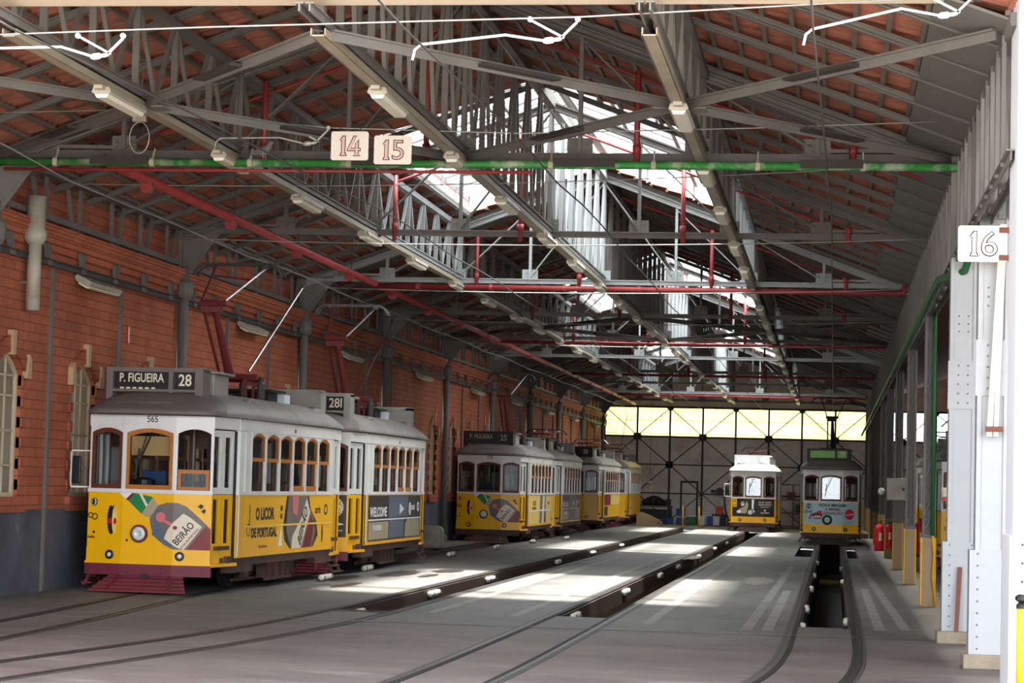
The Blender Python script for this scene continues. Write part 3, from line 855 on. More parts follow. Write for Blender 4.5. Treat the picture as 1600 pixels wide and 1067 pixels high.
def edge_girder():
    t = empty('edge_girder', (XC, 0, 0)); z0, zt = 4.95, 6.18; n = 12; s = BAY / n
    MB().angle((-.08, 0, z0), (-.08, BAY, z0), .09, .015).angle((.08, 0, z0), (.08, BAY, z0), .09, .015).build('bottom_chord', 'steel', t)
    MB().bar((0, 0, zt), (0, BAY, zt), .2, .12).build('top_chord', 'steel', t)
    for i in range(1, n):
        y = s * i; MB().bar((-.1, y, z0), (-.1, y, zt), .06, .04, up=(1, 0, 0)).bar((.1, y, z0), (.1, y, zt), .06, .04, up=(1, 0, 0)).build('post', 'steel', t)
    for i in range(0, n, 2):
        MB().bar((0, s * i, zt), (0, s * (i + 1), z0), .03, .07, up=(1, 0, 0)).bar((0, s * (i + 1), z0), (0, s * (i + 2), zt), .03, .07, up=(1, 0, 0)).build('diagonal', 'steel', t)
    return t
eg = edge_girder()
for k in range(10):
    t = eg if k == 0 else copy_tree(eg); t.location.y = TR[0] - BAY + BAY * k
    tag(t, f'grey lattice girder on top of the right column row, {ORD[k]} bay from the entrance', 'girder', 'lattice girders along the right columns')

# horizontal wind bracing in the plane of the bottom chords
def brace(nodes, label):
    t = empty('wind_brace', nodes[0]); c = V(nodes[0])
    MB().box((-.3, -.16, -.05), (.3, .16, -.03)).build('gusset_plate', 'steel', t)
    for q in nodes[1:]:
        d = V(q) - c
        MB().angle(d * .03, d * .98, .10, .02).build('strut', 'steel', t)
        o = d.normalized(); m0 = d * .5
        MB().bar(m0 - o * .55, m0 + o * .55, .30, .035).build('joint_board', 'plate', t)
    tag(t, label, 'bracing', 'horizontal cross bracing of the roof')
zb = ZC - .04
brace([(-8.1, 25.9, zb), (XW + .2, YF + .2, zb), (XR, YF + .2, zb), (XR, 30.2, zb), (XW + .2, 30.2, zb)], 'steel cross brace with dark boards at the left, just inside the entrance')
brace([(-1.8, 25.9, zb), (XR, YF + .2, zb), (XC - .1, YF + .2, zb), (XC - .1, 30.2, zb), (XR, 30.2, zb)], 'steel cross brace with dark boards at the right, just inside the entrance')
brace([(-8.1, 63.2, zb), (XW + .2, 58.6, zb), (XR, 58.6, zb), (XR, 67.8, zb), (XW + .2, 67.8, zb)], 'thin steel cross brace halfway down the hall, left half')
brace([(-1.8, 63.2, zb), (XR, 58.6, zb), (XC - .1, 58.6, zb), (XC - .1, 67.8, zb), (XR, 67.8, zb)], 'thin steel cross brace halfway down the hall, right half')
for k, x in enumerate((-9.6, -6.0, -3.3, -.1)):
    o = MB().box((x - .4, 29.72, ZC - .20), (x + .4, 29.9, ZC - .165)).box((x - .4, 29.72, ZC - .165), (x + .4, 29.74, ZC - .09)).build('chord_board', 'plate')
    o.location = (0, 0, 0)
    tag(o, f'dark board hung under the green pipe, {ORD[k]} from the left', 'board', 'dark boards under the green pipe')

# ------------------------------------------------------------------ lamp trays with lamps
TXT = ['left', 'middle', 'right']
for i, x in enumerate(GIRD):
    t = empty('cable_tray', (x, YF, 0)); b = MB(); L = YB - YF - 1
    b.box((-.07, 0, ZC - .10), (.07, L, ZC - .085)); b.box((-.075, 0, ZC - .10), (-.062, L, ZC - .02)); b.box((.062, 0, ZC - .10), (.075, L, ZC - .02)); b.build('channel', 'traysteel', t)
    for k, y in enumerate(TR):
        MB().bar((0, y - YF, ZC - .08), (0, y - YF, ZC + .02), .24, .03).build('hanger', 'steel_dark', t)
    tag(t, f'long steel lamp tray running down the {TXT[i]} of the hall below the trusses', 'cable tray', 'lamp trays down the hall')
def tray_lamp(p, label, src=None):
    if src is None:
        t = empty('tube_lamp', p)
        b = MB(); b.plate(lambda a, c, n: V((a, n, c)), [(-.09, .02), (.09, .02), (.11, -.04), (.08, -.06), (-.08, -.06), (-.11, -.04)], -.68, .68); b.build('housing', 'lampgrey', t)
        b = MB(); b.plate(lambda a, c, n: V((a, n, c)), [(-.08, -.06), (.08, -.06), (.06, -.10), (-.06, -.10)], -.66, .66); b.build('diffuser', 'tube', t)
        b = MB().box((-.05, -.8, -.02), (.05, -.68, .04)); b.build('end_box', 'lampgrey', t)
    else: t = copy_tree(src)
    t.location = p; tag(t, label, 'lamp', 'tube lamps below the trays'); return t
src = None
for i, x in enumerate(GIRD):
    y = 25.0 + (0, 0, 1.0)[i]; k = 0
    while y < YB - 6 and k < 20:
        o = tray_lamp((x + .02, y, ZC - .12), f'long tube lamp below the {TXT[i]} tray, {ORD[k]} from the entrance', src)
        src = src or o
        y += BAY / 2 + (.0 if k % 2 else .4) - .2; k += 1

# ------------------------------------------------------------------ pipes
def ring_joints(b, a, z, step, r, ax):
    pass
t = empty('green_pipe', (0, 29.8, 6.08))
MB().pipe([(XW + .3, 0, 0), (XC - .02, 0, 0)], .055, 10).build('cross_run', 'green', t, True)
b = MB(); b.pipe([(XC - .02, 0, 0), (XC + .06, .05, -.05), (XC + .06, .05, -1.15), (XC + .02, .3, -1.3), (XC - .28, .9, -1.36), (XC - .28, 86, -1.36)], .05, 10); b.build('long_run', 'greenplain', t, True)
for x in [-10.5 + i * 1.35 for i in range(9)]: MB().lathe((x, 0, 0), (1, 0, 0), [(.062, -.03), (.062, .03)], 10).bar((x, 0, .03), (x, .1, .2), .02, .02).build('pipe_clip', 'lampgrey', t)
tag(t, 'peeling green pipe running across the hall below the first truss and down the right columns', 'pipe')
o = MB().pipe([(XW + .4, 29.86, 5.985), (XR + 1, 29.86, 5.985)], .022, 8).build('red_conduit', 'red', None, True); tag(o, 'thin red pipe along the underside of the green pipe', 'pipe')
t = empty('red_main_pipe', (-9.95, 31.2, 6.05))
MB().pipe([(0, -1.0, .12), (0, 84, 0)], .075, 10).build('pipe', 'red', t, True)
for i in range(18):
    MB().lathe((0, 1 + i * 4.7, 0), (0, 1, 0), [(.095, -.06), (.095, .06)], 10).build('flange', 'red', t)
    MB().bar((0, 1.2 + i * 4.7, 0), (0, 1.2 + i * 4.7, .9), .015, .015).build('hanger_rod', 'steel_dark', t)
tag(t, 'long thick red pipe running down the left side of the hall below the roof', 'pipe')
for k, y in enumerate((49.0, 67.7, 86.6, 105.3)):
    t = empty('red_cross_pipe', (0, y, 6.1))
    MB().pipe([(-9.95, 0, 0), (XC - .25, 0, 0), (XC - .2, 0, .02), (XC - .2, 0, .2), (XC + .1, 0, .2)], .06 if k == 0 else .05, 8).build('pipe', 'red', t, True)
    for i in range(7): MB().lathe((-9 + i * 1.6, 0, 0), (1, 0, 0), [(.075, -.04), (.075, .04)], 8).build('coupling', 'red', t)
    tag(t, f'red pipe crossing the whole hall below the trusses, {ORD[k]} from the entrance', 'pipe', 'red pipes across the hall')
RX = (-7.72, -5.49, -2.66, .17)
k = 0
for ti, y in enumerate((30.2, 39.6, 49.0, 58.4, 67.7, 86.6)):
    for xi, x in enumerate(RX):
        o = MB().pipe([(x, y, 6.1), (x, y, roof_z(x) - .5)], .04, 8).lathe((x, y, 6.35), (0, 0, 1), [(.055, -.06), (.055, .06)], 8).build('red_riser_pipe', 'red', None, True)
        tag(o, f'upright red pipe at the {ORD[ti]} row of risers, {ORD[xi]} from the left', 'pipe', 'upright red pipes up to the roof')
    if ti < 4:
        for s, xe in ((-1, XW + .6), (1, XC - .5)):
            pts = [(XR + s * .3, y + 1.0, roof_z(XR) - .55), (xe, y + 1.0, roof_z(xe) - .4)]
            o = MB().pipe(pts, .025, 6).build('red_sprinkler_pipe', 'red', None, True)
            tag(o, f'thin sloping red pipe under the {"left" if s < 0 else "right"} roof slope, {ORD[ti]} from the entrance', 'pipe', 'sloping red pipes under the roof')

# ------------------------------------------------------------------ facade, columns
b = MB().box((-12.2, YF - .3, 6.46), (16, YF + .05, 6.9)); f = Fr((0, YF, 0), (1, 0, 0))
lin_o = structure(b.build('wall_front_lintel', 'lintel'))
b = MB(); b.plate(f.p, [(-12.2, 6.9), (2.0, 6.9), (2.0, 7.4), (XR, 9.9), (-12.2, 7.2)], -.05, .3); structure(b.build('wall_front_gable', 'lintel', lin_o))
structure(MB().box((-12.4, YF - .3, 0), (-12.05, YF + .1, 6.5)).build('wall_front_end', 'brickup', lin_o))
def rivet_rows(b, f, a_list, z0, z1, step, c=0.0, r=.014):
    n = int((z1 - z0) / step)
    for a in a_list:
        for i in range(n + 1):
            b.lathe(f.p(a, z0 + i * step, c), f.n, [(r, 0), (r * .6, r * .8)], 6)
t = empty('gate_pier', (1.555, 20.6, 0))
MB().box((0, 0, 1.55), (.9, .9, 7.2)).build('shaft', 'pier', t)
MB().box((-.03, -.04, 0), (.94, .94, 1.55)).build('base_casing', 'pier', t)
b = MB(); f = Fr((0, 0, 0), (1, 0, 0)); rivet_rows(b, f, (.14,), 2.9, 4.0, .09); rivet_rows(b, f, (.14,), 5.0, 6.3, .09); f2 = Fr((0, -.04, 0), (1, 0, 0)); rivet_rows(b, f2, (.08, .22), .2, 1.5, .16)
b.build('bolts', 'steel_dark', t)
tag(t, 'bright white riveted steel pier at the right edge, nearest of the white posts', 'pier')
def white_column(x, y, label, wd=.34, dp=.34):
    t = empty('white_column', (x, y, 0)); h = wd / 2
    b = MB(); f = Fr((0, -dp / 2, 0), (1, 0, 0))
    b.box((-h + .02, -dp / 2 + .015, .95), (h - .02, dp / 2, 6.3))
    b.box((-h, -dp / 2 - .005, 1.3), (-h + .05, dp / 2, 6.3)); b.box((h - .05, -dp / 2 - .005, 1.3), (h, dp / 2, 6.3))
    b.build('shaft', 'wall_white', t)
    b = MB().box((-h - .03, -dp / 2 - .02, .15), (h + .03, dp / 2 + .02, 1.3)); b.box((-h - .06, -dp / 2 - .03, .15), (-h - .02, dp / 2, 1.3)); b.box((h + .02, -dp / 2 - .03, .15), (h + .06, dp / 2, 1.3)); b.build('base_casing', 'wall_white', t)
    MB().box((-h - .02, -dp / 2 - .006, 3.0), (h + .02, -dp / 2 + .02, 3.62)).build('splice_plate', 'wall_white', t)
    b = MB(); rivet_rows(b, Fr((0, -dp / 2 - .02, 0), (1, 0, 0)), (-h + .03, h - .03), .22, 1.26, .13); rivet_rows(b, Fr((0, -dp / 2 - .006, 0), (1, 0, 0)), (-.06, .06), 3.08, 3.6, .12); rivet_rows(b, Fr((0, -dp / 2 + .015, 0), (1, 0, 0)), (-.06, .06), 4.0, 4.3, .1)
    b.build('rivets', 'chalk', t)
    MB().box((-h - .12, -dp / 2 - .12, 0), (h + .12, dp / 2 + .12, .16)).build('plinth', 'concrete', t, bevel=.015)
    b = MB()
    for q in range(4): b.box((-h - .02 + q * .11, -.3, 4.95), (-h + .06 + q * .11, -.24, 6.25))
    b.build('upper_flutes', 'steel', t)
    tag(t, label, 'column', 'white riveted columns'); return t
wc1 = white_column(1.72, 26.1, 'white riveted column bearing the sign 16, second post from the right edge', .34)
wc2 = white_column(1.62, 30.3, 'white riveted column with a rusty bar leaning on its foot', .34)
o = MB().bar((1.57, 29.99, .165), (1.61, 30.08, .98), .055, .025).build('steel_bar', 'rust'); tag(o, 'rusty flat steel bar leaning on the foot of a white column', 'bar')
t = empty('timber_batten', (1.70, 25.85, 0))
MB().bar((-.02, 0, 2.55), (.1, .02, 4.9), .06, .04).bar((.05, 0, 2.55), (.12, .02, 4.9), .05, .04).build('slats', 'lintel', t); MB().box((-.06, -.03, 2.6), (.12, .03, 2.66)).build('tie', 'rust', t)
tag(t, 'pair of pale wooden slats strapped to the white column below sign 16', 'timber')
def grey_column():
    t = empty('steel_column', (XC, 0, 0)); b = MB()
    for s in (-1, 1):
        b.box((s * .08 - .01, -.09, 1.1), (s * .08 + .01, .09, 6.2)); b.box((s * .08 - .03, -.095, 1.1), (s * .08 + .015, -.08, 6.2)); b.box((s * .08 - .03, .08, 1.1), (s * .08 + .015, .095, 6.2))
    b.build('shaft', 'steel', t)
    b = MB()
    for i in range(16):
        z = 1.3 + i * .3; b.bar((-.07, -.07, z), (.07, -.07, z + .3), .02, .05, up=(0, 1, 0))
    b.box((-.07, -.01, 1.1), (.07, .01, 6.2)); b.build('lacing', 'steel', t)
    MB().box((-.115, -.14, 0), (.115, .14, 1.16)).build('guard', 'guard', t, bevel=.015)
    for s in (-1, 1): MB().box((s * .115 - .022, -.15, .03), (s * .115 + .006, .15, 1.165)).build('guard_edge', 'guardyellow', t)
    b = MB().box((-.11, -.11, 1.16), (.11, .11, 1.22)); rivet_rows(b, Fr((0, -.095, 0), (1, 0, 0)), (-.07, .07), 1.25, 1.7, .09); b.build('foot_plate', 'steel', t)
    return t
gc = grey_column()
for k in range(9):
    t = gc if k == 0 else copy_tree(gc); t.location = (XC, TR[k + 1], 0)
    tag(t, f'grey laced steel column with a yellow edged concrete guard, {ORD[k]} behind the white columns', 'column', 'grey columns in the right row')
o = MB().pipe([(XC + .06, 39.55, 1.2), (XC + .06, 39.55, 6.1)], .035, 8).build('green_drop_pipe', 'greenplain', None, True); tag(o, 'dark green upright pipe on the first grey column', 'pipe')
o = MB().pipe([(XC + .06, 39.52, 1.2), (XC + .09, 39.5, .9), (XC + .07, 39.5, .5), (XC + .13, 39.5, .02)], .022, 8).build('yellow_hose', 'guardyellow', None, True); tag(o, 'thin yellow pipe down the guard of the first grey column', 'pipe')
t = empty('switch_box', (XC - .02, 58.35, 2.0)); MB().box((-.28, -.12, -.28), (.28, .1, .28)).build('case', 'lampgrey', t, bevel=.02); MB().box((.1, -.14, -.04), (.16, -.12, .04)).build('lock', 'black', t)
b = MB().pipe([(0, 0, .28), (0, 0, 2.9)], .02, 6); b.build('conduit', 'steel', t)
tag(t, 'grey metal switch box on the third grey column', 'switch box')
t = empty('wall_phone', (XC + .42, 42.0, 1.9)); MB().box((-.1, -.1, -.05), (.12, .1, .12)).build('case', 'cream', t, bevel=.02); MB().box((-.1, -.1, -.12), (.12, .1, -.05)).build('base', 'redbright', t); MB().pipe([(0, 0, -.1), (.02, 0, -.9), (0, 0, -1.9)], .02, 6).build('post', 'steel', t)
tag(t, 'small white and red box on a thin post behind the first grey column', 'box')
t = empty('mushroom_button', (XC - .05, 77.0, 1.95)); MB().lathe((0, 0, 0), (0, -1, 0), [(.1, 0), (.12, .05), (.08, .1)], 12).build('lamp_bowl', 'tube', t, True); MB().box((-.04, 0, -.04), (.04, .22, .04)).build('bracket', 'steel', t)
tag(t, 'small round white lamp on the fifth grey column', 'lamp')

def extinguisher(p, h, r, label):
    t = empty('fire_extinguisher', p)
    MB().lathe((0, 0, 0), (0, 0, 1), [(r * .9, 0), (r, .03), (r, h * .78), (r * .8, h * .88), (r * .3, h * .92), (r * .3, h * .95)], 16).build('cylinder', 'redbright', t, True)
    MB().box((-.03, -.03, h * .95), (.03, .03, h * 1.02)).bar((-.02, 0, h), (.12, -.05, h * 1.04), .03, .02).build('valve', 'black', t)
    MB().pipe([(.03, 0, h * .98), (r + .05, 0, h * .9), (r + .04, 0, h * .5), (r + .03, 0, h * .25)], .014, 6).build('hose', 'rubber', t, True)
    MB().pipe([(r * .2, -r * .99, h * .35), (r * .2, -r * .99, h * .62)], r * .3, 8).build('paper_label', 'cream', t)
    tag(t, label, 'fire extinguisher', 'red fire extinguishers'); return t
extinguisher((XC - .1, 76.6, 0), .95, .17, 'big red fire extinguisher on the floor before the fifth grey column')
extinguisher((XC + .0, 67.655, .3), .75, .11, 'slim red fire extinguisher hung on the fourth grey column')
extinguisher((XC + .62, 60.5, .35), .9, .19, 'wide red fire extinguisher on a trolley, left of its twin')
extinguisher((XC + .98, 60.6, .35), .9, .17, 'wide red fire extinguisher on a trolley, right of its twin')
t = empty('trolley', (XC + .8, 60.55, 0)); MB().box((-.4, -.2, .28), (.4, .2, .34)).build('platform', 'steel_dark', t)
for s in (-1, 1): MB().lathe((s * .36, 0, .14), (1, 0, 0), [(.14, -.03), (.14, .03)], 14).build('wheel', 'rubber', t)
MB().bar((0, .2, .3), (0, .3, 1.2), .03, .03).build('handle', 'steel_dark', t)
tag(t, 'low dark trolley carrying two red extinguishers behind the columns', 'trolley')
for k, (x, y, z, s) in enumerate(((1.0, 97, 0, 1.0), (.95, 100.5, 0, .9), (.9, 104.0, 0, .8))):
    o = MB().box((x - .55 * s, y - .5, 0), (x + .45, y + .5, .22)).build('concrete_block', 'concrete', None, bevel=.03); tag(o, f'low pale concrete block beside the right column row, {ORD[k]} from the entrance', 'block', 'low concrete blocks')
t = empty('bollard', (1.60, 20.1, 0)); MB().pipe([(0, 0, 0), (0, 0, .96)], .045, 12).build('post', 'guardyellow', t, True)
MB().lathe((0, 0, .95), (0, 0, 1), [(.05, 0), (.05, .03), (.03, .05), (.06, .07), (.06, .1), (.03, .12)], 12).build('cap', 'black', t); MB().lathe((0, 0, .3), (0, 0, 1), [(.05, 0), (.05, .02)], 12).build('band', 'steel_dark', t)
tag(t, 'yellow post with a black knob in front of the white pier at the right edge', 'bollard')

# ------------------------------------------------------------------ back wall
def back_wall():
    f = Fr((0, YB, 0), (1, 0, 0)); b = MB()
    b.fbox(f, -12.2, 15.2, -.1, 4.46, -.25, 0); 
    b.plate(f.p, [(-12.2, 5.96), (XC + .1, 5.96), (XC + .1, 6.45), (XR, 8.75), (-12.2, 6.2)], -.25, 0)
    b.plate(f.p, [(XC + .1, 5.96), (15.2, 5.96), (15.2, 6.3), (8.2, 8.75), (XC + .1, 6.5)], -.25, 0)
    wb = structure(b.build('wall_back', 'cladding'))
    b = MB()
    x = -12.0
    while x < 15: b.fbox(f, x - .012, x + .012, 0, 4.46, 0, .02); x += .42
    structure(b.build('wall_back_seams', 'cladding', wb))
    posts = [XW + 1.66 * i + .05 for i in range(17)]
    for k, (x0, x1) in enumerate(zip(posts, posts[1:])):
        t = empty(f'window_{60 + k}', (0, 0, 0)); t['kind'] = 'structure'
        b = MB().fbox(f, x0 + .05, x1 - .05, 4.48, 5.96, -.12, -.115); structure(b.build('window_pane', 'yellow_glass' if x1 < XC + .3 else 'white_glass', t))
        b = MB().fbox(f, x0, x1, 5.28, 5.305, -.1, -.05); b.fbox(f, x0, x1, 4.60, 4.63, -.1, -.05)
        structure(b.build('window_frame', 'steel', t))
    b = MB()
    for x in posts: b.fbox(f, x - .05, x + .05, 0, 6.0, 0, .14)
    for z in (4.46, 5.96): b.fbox(f, -12, 15, z - .05, z + .05, 0, .12)
    for z in (3.05, 1.6): b.fbox(f, -12, 15, z - .03, z + .03, .02, .09)
    structure(b.build('wall_back_frame', 'steel_dark', wb))
    b = MB()
    for k, (x0, x1) in enumerate(zip(posts, posts[1:])):
        s = k % 2
        pa, pb = (x0, x1) if s else (x1, x0)
        b.bar(f.p(pa, 4.5, .06), f.p(pb, 5.92, .06), .05, .04, up=(0, 1, 0)); b.bar(f.p(pa, 4.42, .06), f.p(pb, 3.05, .06), .05, .06, up=(0, 1, 0))
        b.bar(f.p(pb, 3.05, .06), f.p(pa, 1.6, .06), .05, .06, up=(0, 1, 0)); b.bar(f.p(pa, 1.6, .06), f.p(pb, .2, .06), .04, .05, up=(0, 1, 0))
        b.plate(f.p, circ(pa, 4.46, .24, .2, 8), .03, .1)
        b.plate(f.p, circ(pb, 3.05, .2, .2, 8), .03, .1)
        b.plate(f.p, [(pb - .2, 5.93), (pb + .2, 5.93), (pb, 5.7)], .02, .1)
    structure(b.build('wall_back_bracing', 'steel_dark', wb))
    t = empty('door_1', (-7.25, YB, 0)); t['kind'] = 'structure'
    structure(MB().box((-.36, -.06, 0), (.36, 0, 2.15)).build('door_leaf', 'cladding', t))
    structure(MB().box((-.45, -.12, 0), (-.36, 0, 2.25)).box((.36, -.12, 0), (.45, 0, 2.25)).box((-.45, -.12, 2.15), (.45, 0, 2.25)).build('door_frame', 'steel_dark', t))
    structure(MB().box((-.32, -.1, .98), (-.26, -.06, 1.06)).build('door_handle', 'chrome', t))
back_wall()

# things along the back wall
def bx(name, mats, p, size, label, cat, group=None, lid=None, bevel=.015):
    t = empty(name, p); sx, sy, sz = size
    MB().box((-sx / 2, -sy / 2, 0), (sx / 2, sy / 2, sz * .86 if lid else sz)).build('body', mats, t, bevel=bevel)
    if lid: MB().box((-sx / 2 - .02, -sy / 2 - .02, sz * .86), (sx / 2 + .02, sy / 2 + .02, sz)).build('lid', lid, t)
    tag(t, label, cat, group); return t
zf = .08
t = empty('workbench', (-8.95, 115.6, zf)); MB().box((-.95, -.35, .82), (.95, .35, .9)).build('top', 'steel', t)
for sx in (-1, 1):
    for sy in (-1, 1): MB().box((sx * .88 - .04, sy * .28 - .04, 0), (sx * .88 + .04, sy * .28 + .04, .82)).build('leg', 'steel_dark', t)
MB().box((-.9, -.3, .25), (.9, .3, .3)).build('shelf', 'steel_dark', t)
tag(t, 'dark workbench against the back wall left of the door', 'workbench')
b = MB(); 
for i in range(9): b.lathe((-.45 + .11 * i, random.uniform(-.1, .1), .1), (0, 0, 1), [(.16, -.1), (.2, 0), (.15, .14 + .16 * math.sin(i * .4)), (.03, .22 + .18 * math.sin(i * .4))], 9)
o = b.build('tarpaulin_heap', 'black', None, True); o.location = (-8.9, 115.6, zf + .9); tag(o, 'black crumpled heap lying on the workbench', 'heap')
bx('bucket', 'darkbox', (-8.2, 115.6, zf + .9), (.26, .26, .32), 'small dark bucket at the right end of the workbench', 'bucket', lid='darkbox')
bx('cabinet', 'darkbox', (-10.3, 116, zf), (.85, .6, 1.12), 'dark low cabinet left of the workbench', 'cabinet', lid='steel_dark')
bx('carton', 'darkbox', (-10.35, 116, zf + 1.12), (.7, .5, .32), 'dark flat box on top of the low cabinet', 'box')
bx('machine', 'darkbox', (-8.95, 115.6, zf + .31), (1.3, .45, .4), 'dark machine on the shelf under the workbench', 'machine')
bx('oil_tray', 'darkbox', (-9.0, 114.6, zf), (1.7, .5, .22), 'long dark tray on the floor before the workbench', 'tray')
bx('crate', 'bluebox', (-8.05, 114.6, zf), (.36, .4, .32), 'low blue crate left of the blue bins', 'crate', lid='bluebox')
bx('bin', 'bluebox', (-7.5, 114.6, zf), (.42, .45, .40), 'lower blue bin left of the first yellow post', 'bin', 'blue bins', 'whitebox')
bx('bin', 'bluebox', (-7.5, 114.6, zf + .42), (.42, .45, .36), 'upper blue bin stacked left of the first yellow post', 'bin', 'blue bins', 'bluebox')
bx('chest', 'greenplain', (-7.0, 114.7, zf), (.46, .45, .46), 'dark green chest between the two yellow posts', 'chest', lid='whitebox')
bx('bin', 'whitebox', (-6.42, 114.6, zf), (.3, .35, .45), 'white bin just right of the second yellow post', 'bin', 'white bins', 'whitebox')
bx('drum', 'bluebox', (-6.07, 114.7, zf), (.24, .3, .44), 'narrow dull blue drum between the two white bins', 'drum')
bx('bin', 'whitebox', (-5.74, 114.6, zf), (.3, .35, .45), 'white bin right of the dull blue drum', 'bin', 'white bins', 'whitebox')
bx('toolbox', 'orange', (-5.65, 115.6, zf + .55), (.35, .35, .38), 'small orange machine on a stand behind the white bins', 'machine')
bx('stand', 'steel_dark', (-5.65, 115.6, zf), (.7, .45, .55), 'low dark stand under the small orange machine', 'stand')
bx('tyre_box', 'darkbox', (-4.85, 114.7, zf), (.7, .4, .32), 'dark low box right of the white bins', 'box')
for k, x in enumerate((-6.98, -6.22)):
    t = empty('marker_post', (x, 108.2, zf)); MB().pipe([(0, 0, 0), (0, 0, .95)], .045, 10).build('pole', 'guardyellow', t, True); MB().lathe((0, 0, 0), (0, 0, 1), [(.09, 0), (.09, .03)], 10).build('foot', 'guardyellow', t)
    tag(t, ['left', 'right'][k] + ' of the two thin yellow posts before the back door', 'post', 'yellow posts before the back door')
t = empty('hose', (-4.7, YB - .2, .2)); MB().pipe([(-.3 + .45 * math.cos(a), -.1, 1.15 + 1.1 * math.sin(a)) for a in [1.9 + i * .28 for i in range(14)]], .03, 8).build('loop', 'rubber', t, True); MB().box((-.5, -.02, 2.2), (-.3, .2, 2.3)).build('hook', 'steel', t)
tag(t, 'black hose hung in a big loop on the back wall left of the small tram', 'hose')
t = empty('hose_reel', (-5.7, YB - .3, 1.75)); MB().lathe((0, 0, 0), (0, -1, 0), [(.2, -.05), (.2, .05)], 14).build('reel', 'steel_dark', t); MB().box((-.45, 0, -.05), (.45, .25, .08)).build('shelf', 'steel_dark', t)
tag(t, 'dark coil on the rail of the back wall right of the door', 'reel')
b = MB(); b.plate(lambda a, c, n: V((a, n, c)), [(-.5, 0), (.55, 0), (.7, .12), (.68, .2), (.2, .45), (-.3, .62), (-.5, .6)], -.25, .25)
t = empty('ballast_block', (-8.7, 109.0, zf)); x = b.build('body', 'guard', t); MB().pipe([(.45, -.27, .1), (.6, -.27, .14), (.55, -.27, .22)], .03, 6).build('handle', 'steel_dark', t); tag(t, 'dull yellow wedge shaped block beside the last tram on the left', 'block')
t = empty('storage_rack', (-2.0, 115.6, 0))
b = MB()
for x in (-.7, 0, .7): b.box((x - .03, -.3, 0), (x + .03, -.24, 2.2)); b.box((x - .03, .24, 0), (x + .03, .3, 2.2))
b.build('uprights', 'steel', t)
for z in (.1, .75, 1.4, 2.15): MB().box((-.74, -.3, z), (.74, .3, z + .05)).build('shelf', 'steel', t)
tag(t, 'grey storage rack at the back wall between the two right hand trams', 'rack')
bx('parts_box', 'rust', (-2.1, 115.6, 1.45), (.36, .4, .38), 'brown box on the upper shelf of the storage rack', 'box')
bx('parts_box', 'darkbox', (-1.6, 115.6, .8), (.5, .4, .4), 'dark box on the middle shelf of the storage rack', 'box')
t = empty('hanging_lamp', (-9.15, YB - 1.2, 2.2)); MB().pipe([(0, 0, 0), (0, 0, 4.0)], .01, 5).build('cord', 'wiredark', t); MB().lathe((0, 0, -.1), (0, 0, 1), [(.04, -.25), (.05, -.1), (.14, -.02), (.14, .02), (.03, .1)], 10).build('shade', 'tube', t)
tag(t, 'small lamp hanging on a long cord before the back wall', 'lamp')
t = empty('bulkhead_block', (-9.35, 57.5, 0)); 
o = MB().box((-9.35 - .45, 57.2, fz(-9.3)), (-9.35 + .35, 57.8, .72)).build('barrier_block', 'lampgrey', None, bevel=.12); bpy.data.objects.remove(t)
o.location = (-1.25, 3.0, 0); tag(o, 'rounded grey concrete buffer against the left wall behind the second tram', 'block')

# ------------------------------------------------------------------ trams
FW, CW, BW = .97, .40, 1.08
YS0, YS1, YR = 1.05, 7.15, 8.2
OUT = [(-CW, 0), (CW, 0), (FW, .08), (BW, YS0), (BW, YS1), (FW, YR - .08), (CW, YR), (-CW, YR), (-FW, YR - .08), (-BW, YS1), (-BW, YS0), (-FW, .08)]
ZB, ZS, ZY, ZW0, ZW1, ZL = .44, .56, 1.50, 1.55, 2.48, 2.70
FAC = []
for i in range(12):
    a = OUT[i]; c = OUT[(i + 1) % 12]
    f = Fr((a[0], a[1], 0), (c[0] - a[0], c[1] - a[1], 0)); FAC.append((f, math.hypot(c[0] - a[0], c[1] - a[1])))
FL = FAC[1][1]
def front_P(s, z, c):                       # unrolled front: s from the middle, bends round the two side facets
    if s < -CW: return FAC[11][0].p(FL + (s + CW), z, c)
    if s > CW: return FAC[1][0].p(s - CW, z, c)
    return FAC[0][0].p(s + CW, z, c)
def front_plate(mb, poly, c0, c1, m=0):
    for lo, hi in ((-9, -CW), (-CW, CW), (CW, 9)):
        q = poly
        if lo > -9: q = clip(q, lo, False)
        if q and hi < 9: q = clip(q, hi, True)
        if len(q) > 2:
            e = 1e-4
            q = [(min(max(a, lo + e), hi - e), b) for a, b in q]
            mb.plate(front_P, q, c0, c1, m)
side_P = lambda a, b, c: FAC[3][0].p(a, b, c)

